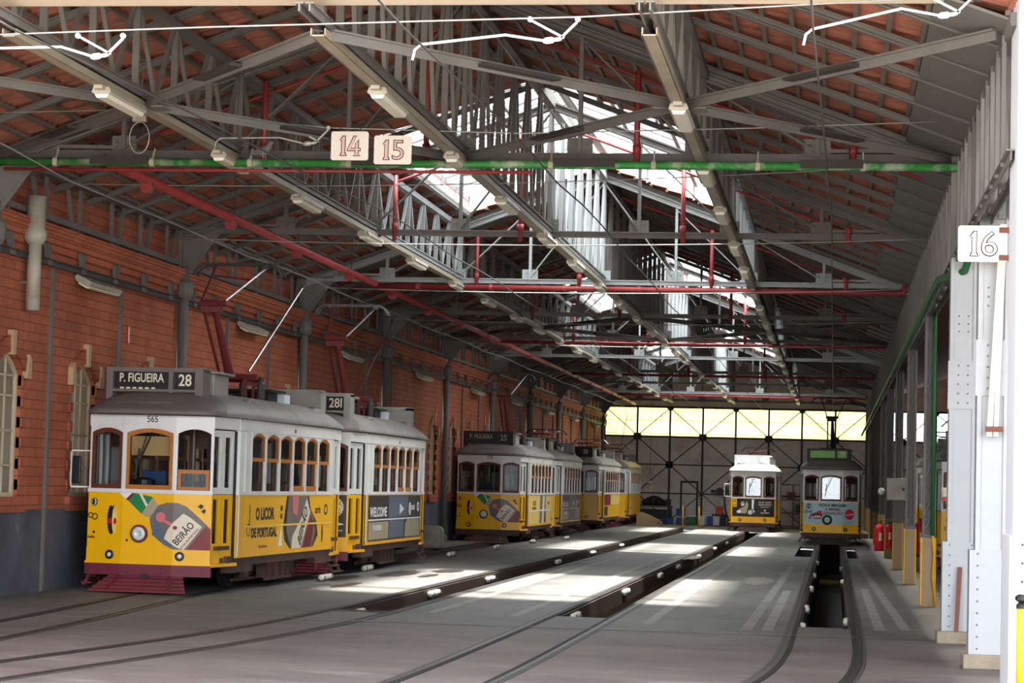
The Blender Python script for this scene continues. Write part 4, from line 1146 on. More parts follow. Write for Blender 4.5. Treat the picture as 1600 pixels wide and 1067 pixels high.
def tram_roof(t, m, md):
    prof = [(1.045, 2.685), (1.055, 2.715), (1.03, 2.78), (.96, 2.86), (.84, 2.95), (.67, 3.03), (.46, 3.09), (.24, 3.12), (.0, 3.13)]
    pts = []
    for i in range(12):
        a = V((*OUT[i], 0)); c = V((*OUT[(i + 1) % 12], 0)); n = 12 if i in (3, 9) else 4
        for j in range(n): pts.append(a + (c - a) * j / n)
    for _ in range(2):                      # soften the corners in plan
        pts = [(pts[i - 1] + 2 * pts[i] + pts[(i + 1) % len(pts)]) / 4 for i in range(len(pts))]
    b = MB(); n = len(pts); bl = MB()
    for s, z in prof:
        for p in pts:
            yc = (p.y - YR / 2); k = 1 - (1 - s) * .28 if s <= 1 else s
            b.v.append((p.x * max(s, .001), YR / 2 + yc * k, z))
    for r in range(len(prof) - 1):
        for i in range(n):
            j = (i + 1) % n; front = (pts[i].y + pts[j].y) / 2 < .62  # front end of the roof takes the second, darker colour
            b.f.append((r * n + i, r * n + j, (r + 1) * n + j, (r + 1) * n + i)); b.m.append(1 if front else 0)
    b.f.append(tuple(n - 1 - i for i in range(n))); b.m.append(0)
    o = b.build('roof', [m, md], t, True)
    g = MB(); g.pipe([V((p.x * 1.05, YR / 2 + (p.y - YR / 2) * 1.05 * .985, 2.69)) for p in pts + pts[:1]], .016, 5, caps=False); g.build('gutter', 'black', t)
    return o

def roof_y(x, y):
    return 0

def make_tram(name, loc, yaw, cfg, label, group=None):
    t = empty(name, loc, -math.radians(yaw)); tag(t, label, 'tram', group)
    Y = cfg.get('yellow', 'yellow'); W = cfg.get('white', 'white'); frm = cfg.get('frame', 'darkwood')
    # lower panels
    b = MB()
    for i in (11, 0, 1):
        f, L = FAC[i]; b.fbox(f, -.012 if i == 0 else 0, L + (.012 if i == 0 else 0), ZB, .665, -.05, .012, 0); b.fbox(f, 0, L, .665, ZY, -.05, 0, 0); b.fbox(f, 0, L, ZB - .015, ZB + .01, -.05, .022, 0)
    fp = b.build('front_panel', Y, t)
    b = MB()
    for i in (5, 6, 7):
        f, L = FAC[i]; b.fbox(f, 0, L, ZB, ZY, -.05, 0, 0)
    b.build('rear_panel', Y, t)
    for i in (3, 9):
        f, L = FAC[i]; b = MB(); b.fbox(f, 0, L, ZS, ZY, -.05, 0); b.fbox(f, .0, .26, ZS - .02, ZY, 0, .018); b.fbox(f, 0, L, ZS - .03, ZS + .01, -.05, .02); b.fbox(f, .3, L, .99, 1.02, 0, .014)
        b.build('side_panel', Y, t)
    # white frame: belt rail, posts, spandrels
    b = MB()
    for i in (11, 0, 1, 3, 5, 6, 7, 9):
        f, L = FAC[i]; b.fbox(f, -.01, L + .01, ZY, ZW0, -.06, .025)
    for i, (x, y) in enumerate(OUT):
        b.lathe((x * .97, YR / 2 + (y - YR / 2) * .992, ZY), (0, 0, 1), [(.032, 0), (.032, ZL - ZY - .02)], 8)
    for i in (11, 0, 1, 5, 6, 7):
        f, L = FAC[i]; m0 = .035
        b.ring(f.p, archrect(0, L, ZW0, ZW1 + .03), arch(m0, L - m0, ZW0 + .008, ZW1 - .07, .07), -.05, .0)
    for i in (3, 9):
        f, L = FAC[i]
        a0 = .72 if i == 3 else L - .72 - 5.12
        if i == 3: b.fbox(f, 0, .72, ZW0, ZW1 + .03, -.05, 0); b.fbox(f, .72 + 5.12, L, ZW0, ZW1 + .03, -.05, 0); b.fbox(f, .34, .40, ZW0, ZW1, 0, .03); b.fbox(f, .0, .05, ZS, ZW1, 0, .03)
        else: b.fbox(f, L - .72, L, ZW0, ZW1 + .03, -.05, 0); b.fbox(f, 0, L - .72 - 5.12, ZW0, ZW1 + .03, -.05, 0)
        for k in range(6):
            x0 = a0 + k * 5.12 / 6; x1 = x0 + 5.12 / 6
            b.ring(f.p, archrect(x0, x1, ZW0, ZW1 + .03), arch(x0 + .038, x1 - .038, ZW0 + .008, ZW1 - .075, .075), -.06, .01)
    b.build('body_frame', W, t)
    b = MB()
    for i in range(12):
        f, L = FAC[i]; b.fbox(f, -.005, L + .005, ZW1 + .02, ZL, -.05, .012 + (.012 if i in (3, 9) else 0))
    b.build('letterboard', W, t)
    # windows
    for i in (11, 0, 1, 5, 6, 7):
        f, L = FAC[i]; half = cfg.get('half_open') and i == 1
        mt = (cfg.get('front_frame', frm) if i == 0 or half else frm)
        b = MB()
        if half:
            zt = ZW0 + .32; b.ring(f.p, rect(.05, L - .05, ZW0 + .012, zt), rect(.10, L - .10, ZW0 + .06, zt - .06), -.035, .006)
        else:
            b.ring(f.p, arch(.036, L - .036, ZW0 + .01, ZW1 - .072, .07), arch(.085, L - .085, ZW0 + .075, ZW1 - .125, .06), -.035, .006)
        o = b.build('window_frame', mt, t)
        g = MB()
        if half: g.plate(f.p, rect(.1, L - .1, ZW0 + .06, ZW0 + .26), -.02, -.014)
        else: g.plate(f.p, arch(.085, L - .085, ZW0 + .075, ZW1 - .125, .06), -.02, -.014)
        g.build('pane', 'glass_shiny' if cfg.get('shiny') and i == 0 else 'glass', o)
    for i in (3, 9):
        f, L = FAC[i]; a0 = .72 if i == 3 else L - .72 - 5.12
        for k in range(6):
            x0 = a0 + k * 5.12 / 6 + .039; x1 = x0 + 5.12 / 6 - .078; zm = 2.03; low = cfg.get('low', (3, 4))
            b = MB(); b.ring(f.p, arch(x0, x1, zm, ZW1 - .077, .074), arch(x0 + .03, x1 - .03, zm + .06, ZW1 - .11, .065), -.045, -.005)
            o = b.build('window_frame', cfg.get('sash', 'wood'), t)
            q = MB(); q.fbox(f, x1 - .05, x1, ZW0 + .012, zm, -.06, -.03); q.fbox(f, x0, x0 + .025, ZW0 + .012, zm, -.06, -.03)
            if k in low: q.fbox(f, x0, x1, ZW0 + .012, ZW0 + .10, -.05, -.012)
            q.build('lower_sash', frm if k not in low else 'wood', o)
            g = MB(); g.plate(f.p, arch(x0 + .03, x1 - .03, zm + .06, ZW1 - .11, .065), -.03, -.024); g.plate(f.p, rect(x0 + .025, x1 - .05, ZW0 + .10 if k in low else ZW0 + .012, zm), -.05, -.045)
            g.build('pane', 'glass', o)
    # doors
    for i in (2, 10, 4, 8):
        f, L = FAC[i]; d = empty('door', (0, 0, 0)); d.parent = t
        b = MB(); w = L / 2
        for k in range(2):
            x0 = .05 + k * (L - .1) / 2; x1 = x0 + (L - .1) / 2 - .015
            b.ring(f.p, rect(x0, x1, ZY + .01, ZW1), rect(x0 + .08, x1 - .08, ZW0 + .06, ZW1 - .1), -.09, -.045)
        b.build('upper_leaf', W, d)
        b = MB()
        for k in range(2):
            x0 = .05 + k * (L - .1) / 2; x1 = x0 + (L - .1) / 2 - .015
            b.ring(f.p, rect(x0, x1, ZB + .02, ZY), rect(x0 + .10, x1 - .10, ZB + .32, ZY - .07), -.09, -.045)
        b.fbox(f, 0, L, ZB - .03, ZB + .02, -.12, .03)
        b.build('lower_leaf', Y, d)
        g = MB()
        for k in range(2):
            x0 = .05 + k * (L - .1) / 2; x1 = x0 + (L - .1) / 2 - .015
            g.plate(f.p, rect(x0 + .08, x1 - .08, ZW0 + .06, ZW1 - .1), -.07, -.066); g.plate(f.p, rect(x0 + .10, x1 - .10, ZB + .32, ZY - .07), -.07, -.066)
        g.build('pane', 'glass', d)
        q = MB(); q.fbox(f, .0, .04, ZB, ZW1, -.1, -.02); q.fbox(f, L - .045, L, ZB, ZW1, -.1, -.02); q.fbox(f, L / 2 - .012, L / 2 + .004, ZB, ZW1, -.1, -.05); q.build('door_post', 'black', d)
    # roof and roof gear
    tram_roof(t, cfg.get('roof', 'roof'), cfg.get('roof_front', 'roofdark'))
    b = MB()
    for pts in ([(-.90, .16, 2.83), (-.6, .09, 2.86), (-.3, .07, 2.87)], [(-.24, .065, 2.87), (.05, .055, 2.875), (.3, .07, 2.87)], [(.36, .08, 2.868), (.66, .13, 2.86), (.92, .3, 2.83)], [(.98, .8, 2.83), (1.01, 1.2, 2.83), (1.0, 1.6, 2.84)]):
        b.pipe(pts, .012, 5)
    b.build('drip_rail', 'roofdark', t)
    sgn = cfg.get('sign', ('P. FIGUEIRA', '28'))
    if sgn:
        z0, z1 = 3.08, 3.40; y0 = .42; bx0, bx1 = cfg.get('bx', (-.87, .67))
        m = cfg.get('boxm', 'roofdark')
        s = MB(); s.box((bx0, y0, z1 - .045), (bx1, y0 + .34, z1 + .02)); s.box((bx0, y0, z0 - .03), (bx1, y0 + .05, z0 + .01)); s.box((bx0, y0 - .01, 2.86), (bx0 + .10, y0 + .34, z1)); s.box((bx1 - .13, y0 - .02, 2.84), (bx1, y0 + .34, z1)); s.box((bx1 - .55, y0 - .01, z0 - .07), (bx1 - .48, y0 + .06, z1)); s.box((bx0 + .05, y0 + .26, z0), (bx1 - .05, y0 + .34, z1))
        so_ = s.build('destination_box', m, t)
        f = Fr((0, y0 + .05, 0), (1, 0, 0))
        q = MB(); q.fbox(f, bx0 + .1, bx1 - .55, z0 + .01, z1 - .045, -.02, 0, 0); q.fbox(f, bx1 - .48, bx1 - .13, z0 + .01, z1 - .045, -.02, 0, 0)
        q.build('blind', cfg.get('blindm', 'addark'), so_)
        q = MB()
        if sgn[0]: put_text(q, f.p, sgn[0], (bx0 + bx1 - .45) / 2, (z0 + z1) / 2 + .025, .19, .006, bold=.003, sx=.72 if len(sgn[0]) > 8 else .85)
        put_text(q, f.p, sgn[1], bx1 - .305, (z0 + z1) / 2 - .005, .25, .006, bold=.004, sx=.85)
        if q.v: q.build('lettering', cfg.get('signink', 'cream'), so_)
        if cfg.get('half_line'):
            q = MB()
            for k in range(6): q.fbox(f, bx0 + .2 + k * .1, bx0 + .26 + k * .1, z0 + .012, z0 + .038, 0, .006)
            q.build('next_line', 'cream', so_)
    m = cfg.get('gear', 'roof')
    b = MB().box((-.45, .95, 3.0), (.68, 1.75, 3.36)).box((-.55, .85, 3.36), (.76, 1.85, 3.40)); b.build('resistor_box', m, t, bevel=.02)
    for y in (2.05, 6.3):
        for s in (-1, 1):
            b = MB(); f = Fr((s * .78, y, 2.86), (0, 1, 0))
            b.plate(f.p, [(0, -.06)] + [(.42 * (1 - math.cos(PI * k / 10)), .2 * math.sin(PI * k / 10) ** .7 - .02) for k in range(1, 10)] + [(.84, -.06)], -.11, .11); b.build('roof_vent', m, t, bevel=.03)
    b = MB().box((-.40, 4.9, 3.05), (.45, 5.5, 3.25)); b.box((-.5, 4.75, 3.25), (.55, 5.7, 3.29)); b.build('roof_duct', 'black', t)
    b = MB().box((.18, 5.75, 3.05), (.52, 6.1, 3.24)); b.build('fuse_box', 'whitebox', t, bevel=.01)
    b = MB()
    for x in (.1, .42): b.lathe((x, 4.55, 3.08), (0, 0, 1), [(.06, 0), (.07, .05), (.07, .28), (.04, .32), (.05, .4)], 10)
    b.build('arrester', 'steel_dark', t)
    s = MB(); y0 = YR - .8; s.box((-.75, y0, 3.33), (.75, y0 + .34, 3.40)); s.box((-.75, y0, 2.88), (-.63, y0 + .36, 3.38)); s.box((.63, y0, 2.88), (.75, y0 + .36, 3.38)); s.box((-.65, y0 + .3, 3.08), (.65, y0 + .34, 3.36)); s.box((-.65, y0 + .02, 3.08), (.65, y0 + .05, 3.33)); s.build('rear_destination_box', cfg.get('boxrear', m), t)
    MB().pipe([(.15, 1.75, 3.2), (.18, 3.0, 3.14), (.1, 4.5, 3.1)], .03, 6).pipe([(-.2, 1.75, 3.2), (-.2, 3.0, 3.14), (-.15, 4.8, 3.1)], .03, 6).build('roof_cable', 'rubber', t)
    # pantograph
    p = empty('pantograph', (0, 4.0, 0)); p.parent = t
    pan = cfg.get('pan', 'up')
    b = MB(); b.pipe([(-.42, 0, 3.46), (.5, 0, 3.46)], .05, 8); b.pipe([(-.3, .5, 3.42), (.4, .5, 3.42)], .035, 8)
    for x in (-.3, .3): b.bar((x, -.1, 3.36), (x, .7, 3.36), .06, .06); b.bar((x, 0, 3.1), (x, 0, 3.44), .05, .05); b.bar((x, .5, 3.1), (x, .5, 3.4), .05, .05)
    b.build('base_frame', cfg.get('panm', 'panred'), p)
    if pan == 'up':
        kn = (0, -1.0, 4.62); hd = (0, .45, cfg.get('panz', 5.40))
        MB().pipe([(.02, 0, 3.48), kn], .06, 8, radii=[.085, .05]).pipe([(-.16, .05, 3.46), (-.17, -.96, 4.5)], .028, 6).build('lower_arm', cfg.get('panm', 'panred'), p)
        MB().pipe([(-.24, kn[1], kn[2]), (.22, kn[1], kn[2])], .05, 8).bar((-.2, kn[1], kn[2] - .1), (.16, kn[1], kn[2] - .1), .05, .1).build('knee', cfg.get('panm', 'panred'), p)
        MB().pipe([(.18, kn[1], kn[2] + .02), (.50, hd[1], hd[2] - .04)], .02, 6).build('upper_arm', 'chrome', p)
        MB().pipe([(-.2, kn[1], kn[2] + .02), (-.42, hd[1], hd[2] - .04)], .025, 6).pipe([(-.36, hd[1] - .3, hd[2] - .22), (.34, hd[1] - .4, hd[2] - .3)], .014, 5).build('upper_arm', cfg.get('panm', 'panred'), p)
        b = MB()
        for dy in (-.12, .12): b.pipe([(-.78, hd[1] + dy, hd[2] - .2), (-.70, hd[1] + dy, hd[2] - .07), (-.58, hd[1] + dy, hd[2]), (.58, hd[1] + dy, hd[2]), (.70, hd[1] + dy, hd[2] - .07), (.78, hd[1] + dy, hd[2] - .2)], .022, 6)
        for x in (-.45, .5): b.bar((x, hd[1] - .14, hd[2] - .04), (x, hd[1] + .14, hd[2] - .04), .05, .05)
        b.build('collector_head', cfg.get('headm', 'steel_dark'), p)
        if cfg.get('pole', True):
            b = MB().pipe([(.06, 1.0, 3.6), (.1, 4.35, 5.36)], .02, 6); b.build('trolley_pole', 'chrome', p); MB().lathe((.1, 4.35, 5.36), (0, 0, 1), [(.04, -.05), (.05, 0), (.03, .06)], 8).build('pole_head', 'steel_dark', p)
    else:
        b = MB()
        for s in (-1, 1): b.pipe([(s * .35, -.9, 3.62), (s * .42, 1.2, 3.74)], .02, 6)
        b.pipe([(-.36, -.9, 3.62), (.36, -.9, 3.62)], .03, 6); b.build('folded_arms', cfg.get('panm', 'panred'), p)
        b = MB()
        for dy in (-.14, .14): b.pipe([(-.78, 1.0 + dy, 3.64), (-.6, 1.0 + dy, 3.82), (.6, 1.0 + dy, 3.82), (.78, 1.0 + dy, 3.64)], .022, 6)
        for x in (-.45, 0, .45): b.bar((x, .85, 3.79), (x, 1.15, 3.79), .05, .05)
        b.build('collector_head', cfg.get('headm', 'chrome'), p)
        if cfg.get('pole', False): MB().pipe([(.06, 2.6, 3.4), (.25, 4.3, 5.4)], .018, 6).build('trolley_pole', 'chrome', p)
    # lamps on the front
    hx, hz = -.12, .89
    b = MB().lathe(front_P(hx, hz, 0), (0, -1, 0), [(.135, 0), (.135, .03), (.12, .05), (.105, .05)], 24); h = b.build('headlight', 'maroon' if cfg.get('hl') is None else cfg['hl'], t)
    MB().lathe(front_P(hx, hz, .04), (0, -1, 0), [(.105, 0), (.10, .014), (.05, .03), (.045, .02), (0, .024)], 24).build('lens', 'lens', h, True)
    for s in (-.58, .52):
        f = FAC[11][0] if s < 0 else FAC[1][0]
        o = MB().lathe(front_P(s, .565, .012), f.n, [(.07, 0), (.07, .02), (.055, .028)], 18).build('fog_lamp', 'addark', t); MB().lathe(front_P(s, .565, .03), f.n, [(.05, 0), (.03, .012), (0, .014)], 14).build('lens', 'lens', o, True)
    # mirror and wiper
    if cfg.get('mirror', True):
        b = MB().pipe([(-FW, .2, 2.12), (-FW - .30, .12, 2.12), (-FW - .31, .12, 2.09), (-FW - .31, .12, 1.60), (-FW - .30, .12, 1.57), (-FW, .2, 1.57)], .014, 6); o = b.build('mirror_arm', W, t)
        MB().box((-FW - .29, .09, 1.62), (-FW - .15, .14, 2.04)).build('mirror', 'black', o, bevel=.02)
    f = FAC[0][0]
    b = MB().bar(f.p(.44, ZW1 - .06, .03), f.p(.22, ZW0 + .36, .02), .02, .02).bar(f.p(.36, ZW1 - .06, .03), f.p(.26, ZW0 + .5, .02), .012, .012).bar(f.p(.24, ZW0 + .62, .02), f.p(.20, ZW0 + .16, .015), .025, .014); b.build('wiper', 'black', t)
    if cfg.get('blind'):
        g = MB(); g.plate(f.p, rect(.09, .71, ZW0 + .52, ZW1 - .12), -.075, -.06); g.build('sun_blind', 'blind', t)
    # inside
    MB().box((-BW + .06, .3, .66), (BW - .06, YR - .3, .72)).build('deck', 'seat', t)
    for y in (YS0 + .02, YS1 - .02):
        b = MB()
        for s in (-1, 1):
            b.box((s * .32, y - .02, .7), (s * (BW - .06), y + .02, 1.5)); b.box((s * .32 - .03, y - .025, .7), (s * .32 + .03, y + .025, 2.55)); b.box((s * .32, y - .02, 2.2), (s * (BW - .06), y + .02, 2.6)); b.box((s * .68 - .02, y - .02, 1.5), (s * .68 + .02, y + .02, 2.2))
        b.box((-.32, y - .02, 2.4), (.32, y + .02, 2.6)); b.build('bulkhead', cfg.get('inner', 'seat'), t)
    for k in range(5):
        for s in (-1, 1):
            y = YS0 + .75 + k * 1.05; b = MB(); b.box((s * .36, y, 1.08), (s * (BW - .1), y + .38, 1.14)); b.box((s * .36, y + .36, 1.14), (s * (BW - .1), y + .42, 1.68)); b.box((s * .4, y + .1, .7), (s * .46, y + .3, 1.08)); b.build('bench_seat', 'seat', t)
    b = MB()
    for x, y in ((-.5, .55), (.5, .6), (-.3, 1.3), (.3, 1.3), (.3, 3.2), (-.3, 3.2), (.3, 5.2), (-.3, 5.2), (.5, 7.6), (-.5, 7.6)): b.pipe([(x, y, .7), (x, y, 2.68)], .018, 6)
    for x in (-.3, .3): b.pipe([(x, 1.3, 2.45), (x, 6.9, 2.45)], .014, 5)
    b.build('grab_poles', 'chrome', t)
    b = MB().box((-.55, .28, .7), (.15, .5, 1.62)).lathe((-.2, .38, 1.62), (0, 0, 1), [(.18, 0), (.18, .08), (.05, .12)], 14); b.build('driver_console', 'black', t)
    b = MB().box((-.38, .75, 1.2), (.02, .82, 1.85)).box((-.38, .55, 1.14), (.02, .82, 1.22)); b.build('driver_seat', 'bluecloth', t, bevel=.03)
    # bumper, underframe, truck
    b = MB()
    for i in (11, 0, 1):
        f, L = FAC[i]; b.fbox(f, -.01, L + .01, .26, ZB - .01, -.12, .035)
    f = FAC[0][0]; b.fbox(f, .05, .72, .29, .41, .035, .05)
    for a in (.12, .65):
        for z in (.31, .38): b.lathe(f.p(a, z, .05), f.n, [(.018, 0), (.01, .012)], 6)
    b.build('bumper', cfg.get('bump', 'maroon'), t)
    b = MB()
    for i in (5, 6, 7):
        f, L = FAC[i]; b.fbox(f, -.01, L + .01, .26, ZB - .01, -.12, .035)
    b.build('rear_bumper', cfg.get('bump', 'maroon'), t)
    b = MB()
    for s in (-1, 1):
        b.box((s * .98, .7, .40), (s * 1.05, YR - .7, .56)); b.box((s * .66, 1.9, .30), (s * .74, 6.3, .46))
        b.box((s * .9, .9, .30), (s * 1.06, 2.1, .41)); b.box((s * .9, YR - 2.1, .30), (s * 1.06, YR - .9, .41))
    for y in (.6, 2.2, 4.1, 6.0, 7.6): b.box((-1.0, y - .06, .42), (1.0, y + .06, .54))
    b.build('underframe', 'truck', t)
    tr = empty('truck', (0, 0, 0)); tr.parent = t
    b = MB()
    for s in (-1, 1):
        b.bar((s * .70, 1.9, .36), (s * .70, 6.3, .36), .08, .12); b.bar((s * .70, 2.2, .14), (s * .70, 6.0, .14), .05, .05)
        for y in (2.7, 5.5):
            b.box((s * .64, y - .16, .16), (s * .80, y + .16, .44)); b.bar((s * .72, y - .5, .42), (s * .72, y - .16, .18), .06, .05); b.bar((s * .72, y + .5, .42), (s * .72, y + .16, .18), .06, .05)
        b.box((s * .76, 3.4, .14), (s * .92, 4.7, .44)); b.bar((s * .94, 3.3, .12), (s * .94, 4.9, .12), .05, .04)
        for y in (3.4, 3.85, 4.3, 4.75): b.bar((s * .94, y, .1), (s * .94, y, .46), .03, .03)
    b.build('side_frame', 'truck', tr)
    for y in (2.7, 5.5):
        b = MB()
        for s in (-1, 1):
            b.lathe((s * .45, y, .33), (s, 0, 0), [(.37, -.05), (.37, -.02), (.33, -.01), (.33, .06), (.27, .06), (.26, .03), (.12, .03), (.1, .08), (.0, .08)], 22)
        b.pipe([(-.75, y, .33), (.75, y, .33)], .05, 10); b.build('wheelset', 'iron', tr)
        b = MB()
        for s in (-1, 1):
            for dy in (-.34, .34): b.lathe((s * .72, y + dy, .2), (0, 0, 1), [(.07, 0), (.075, .03), (.06, .06), (.075, .1), (.06, .14), (.075, .18), (.07, .22)], 10)
        b.build('spring', 'black', tr)
    b = MB().box((-.4, 3.2, .12), (.4, 5.0, .42)); b.build('motor_case', 'iron', tr, bevel=.05)
    for s in (-1, 1):
        for y in (.35, YR - 1.0):
            if (s > 0) == (y > 1):
                b = MB()
                for k in range(3): b.box((s * (.86 + .07 * k), y + .05, .30 - .1 * k), (s * (1.02 + .07 * k), y + .62, .33 - .1 * k))
                for q in (.05, .6): b.bar((s * .9, y + q, .44), (s * 1.12, y + q, .08), .03, .05)
                b.build('door_step', cfg.get('bump', 'maroon') if y < 1 else 'truck', t)
    # slatted lifeguard below the bumper
    g = empty('lifeguard', (0, 0, 0)); g.parent = t
    b = MB()
    for k in range(5):
        u = k / 4; y = .05 - .42 * u; z = .27 - .20 * u; hw = .56 + .17 * u
        b.hexa([(-hw, y, z - .012), (hw, y, z - .012), (hw + .03, y - .055, z - .04), (-hw - .03, y - .055, z - .04), (-hw, y, z + .012), (hw, y, z + .012), (hw + .03, y - .055, z - .016), (-hw - .03, y - .055, z - .016)])
    b.build('slats', cfg.get('guardm', 'maroon'), g)
    for x in (-.42, .42): MB().bar((x * .9, .08, .30), (x * 1.15, -.40, .06), .05, .03).bar((x, .08, .2), (x, .08, .36), .05, .05).build('bracket', cfg.get('guardm', 'maroon'), g)
    b = MB().box((-.06, .1, .18), (.06, .6, .26)).lathe((0, .0, .22), (0, -1, 0), [(.06, -.1), (.08, 0), (.08, .06)], 10).pipe([(.3, .1, .24), (.42, 0, .14), (.5, .1, .22)], .025, 6); b.build('coupling', 'iron', t)
    # fleet number
    if cfg.get('num'):
        b = MB(); put_text(b, FAC[0][0].p, cfg['num'], CW + .03, (ZW1 + ZL) / 2 + .03, .14, .016, sx=.85, bold=.001); b.build('fleet_number', 'ink', t)
    b = MB(); put_text(b, side_P, '18', 3.3, 2.57, .10, .026); b.build('side_number', 'ink', t)
    for fn in cfg.get('ads', ()): fn(t)
    return t

# ------------------------------------------------------------------ printed advertising on the trams
C1 = .0025
def layer(k): return .004 + .002 * k
def lines(o, P, rows, m):
    for tx, a, z, sz, c, sx, bold in rows:
        b = MB(); put_text(b, P, tx, a, z, sz, c, 0, sx, bold); b.build('lettering', m, o)
def ad_beirao(t, dim=False):
    o = empty('front_print', (0, 0, 0)); o.parent = t
    S = lambda x: (x - 600) / 540; Z = lambda y: 1.50 - (y - 140) / 552
    def sh(pts, k, m, nm):
        b = MB(); front_plate(b, [(S(x), Z(y)) for x, y in pts], layer(k) - .001, layer(k)); return b.build(nm, m, o)
    sh([(625, 400), (618, 345), (650, 268), (700, 232), (765, 214), (850, 214), (925, 243), (1020, 325), (1127, 425), (1127, 605), (830, 605), (742, 562), (652, 490)][::-1], 0, 'adgrey', 'bottle')
    sh([(355, 142), (440, 142), (480, 142), (425, 200), (395, 180)][::-1], 0, 'insul', 'bottle_top')
    sh([(462, 142), (485, 142), (432, 206), (412, 192)][::-1], 1, 'adred', 'bottle_ring')
    sh([(485, 142), (640, 170), (548, 312), (500, 270), (432, 204)][::-1], 0, 'adgreen', 'neck_label')
    sh([(520, 142), (545, 146), (600, 240), (585, 255)][::-1], 1, 'adcream', 'neck_band')
    sh([(640, 170), (688, 235), (650, 300), (608, 345), (548, 312)][::-1], 1, 'adtan', 'bottle_neck')
    sh([(1085, 402), (1127, 440), (1127, 605), (930, 605)][::-1], 1, 'adred', 'liqueur')
    sh([(640, 480), (690, 520), (860, 605), (925, 605), (760, 520), (700, 380), (720, 260), (655, 290)][::-1], 1, 'adsteel', 'bottle_shine')
    sh([(900, 300), (960, 335), (1055, 408), (990, 500), (905, 607), (835, 575), (745, 512), (770, 445), (815, 380)][::-1], 3, 'adcream', 'bottle_label')
    b = MB(); front_plate(b, [(S(712) + a, Z(335) + c) for a, c in circ(0, 0, .075)], layer(4) - .001, layer(4)); front_plate(b, [(S(735), Z(350)), (S(815), Z(385)), (S(800), Z(408)), (S(730), Z(372))][::-1], layer(2) - .001, layer(2)); b.build('seal', 'adpink', o)
    b = MB(); put_text(b, front_P, 'BEIRÃO', S(900), Z(462), .15, .0125, math.radians(50), .80, .002)
    b.build('lettering', 'ink', o)
    b = MB(); put_text(b, front_P, 'LICOR DE PORTUGAL', S(955), Z(508), .05, .0125, math.radians(50), .85, .001); b.build('lettering', 'adred', o)
    b = MB(); front_plate(b, circ(S(835), Z(420), .035, .03), .011, .0125); b.build('label_emblem', 'adred', o)
    # sardines and small marks at the left
    b = MB(); front_plate(b, circ(S(285), Z(370), .062, .22, 18, .03), .003, .005); front_plate(b, [(S(262), Z(255)), (S(290), Z(300)), (S(302), Z(300)), (S(305), Z(240)), (S(288), Z(270))][::-1], .003, .005); b.build('black_sardine', 'ink', o)
    b = MB(); front_plate(b, circ(S(316), Z(360), .04, .21, 18, -.02), .004, .006); front_plate(b, [(S(305), Z(262)), (S(316), Z(300)), (S(330), Z(232))], .004, .006); b.build('striped_sardine', 'adyellow', o)
    b = MB(); front_plate(b, circ(S(275), Z(380), .03, .045), .006, .0075); front_plate(b, circ(S(322), Z(380), .024, .05), .006, .0075); b.build('sardine_hearts', 'redbright', o)
    b = MB()
    for cx_, cy_, r in ((122, 222, .068), (138, 345, .05), (98, 335, .045)):
        b.ring(front_P, circ(S(cx_), Z(cy_), r), circ(S(cx_), Z(cy_), r * .68), .003, .005)
    b.box(front_P(S(122) - .02, Z(222) - .05, .003), front_P(S(122) + .02, Z(222) + .05, .006))
    put_text(b, front_P, 'beirão', S(112), Z(515), .06, .004, 0, .8, .001); front_plate(b, circ(S(133), Z(475), .02), .003, .005)
    for a, q in ((0, 0), (.05, -.07)): front_plate(b, [(S(1020) + a, Z(235) + q), (S(1070) + a * .6, Z(240) + q), (S(1040) + a, Z(218) + q)], .003, .005); front_plate(b, [(S(1010) + a, Z(238) + q), (S(1062) + a * .6, Z(236) + q), (S(1045) + a, Z(262) + q)][::-1], .003, .005)
    front_plate(b, circ(S(430), Z(535), .018), .003, .005)
    b.build('small_marks', 'ink', o)
    b = MB(); b.ring(front_P, circ(S(116), Z(222), .06), circ(S(116), Z(222), .048), .005, .0065); b.build('ticket_ring', 'insul', o)

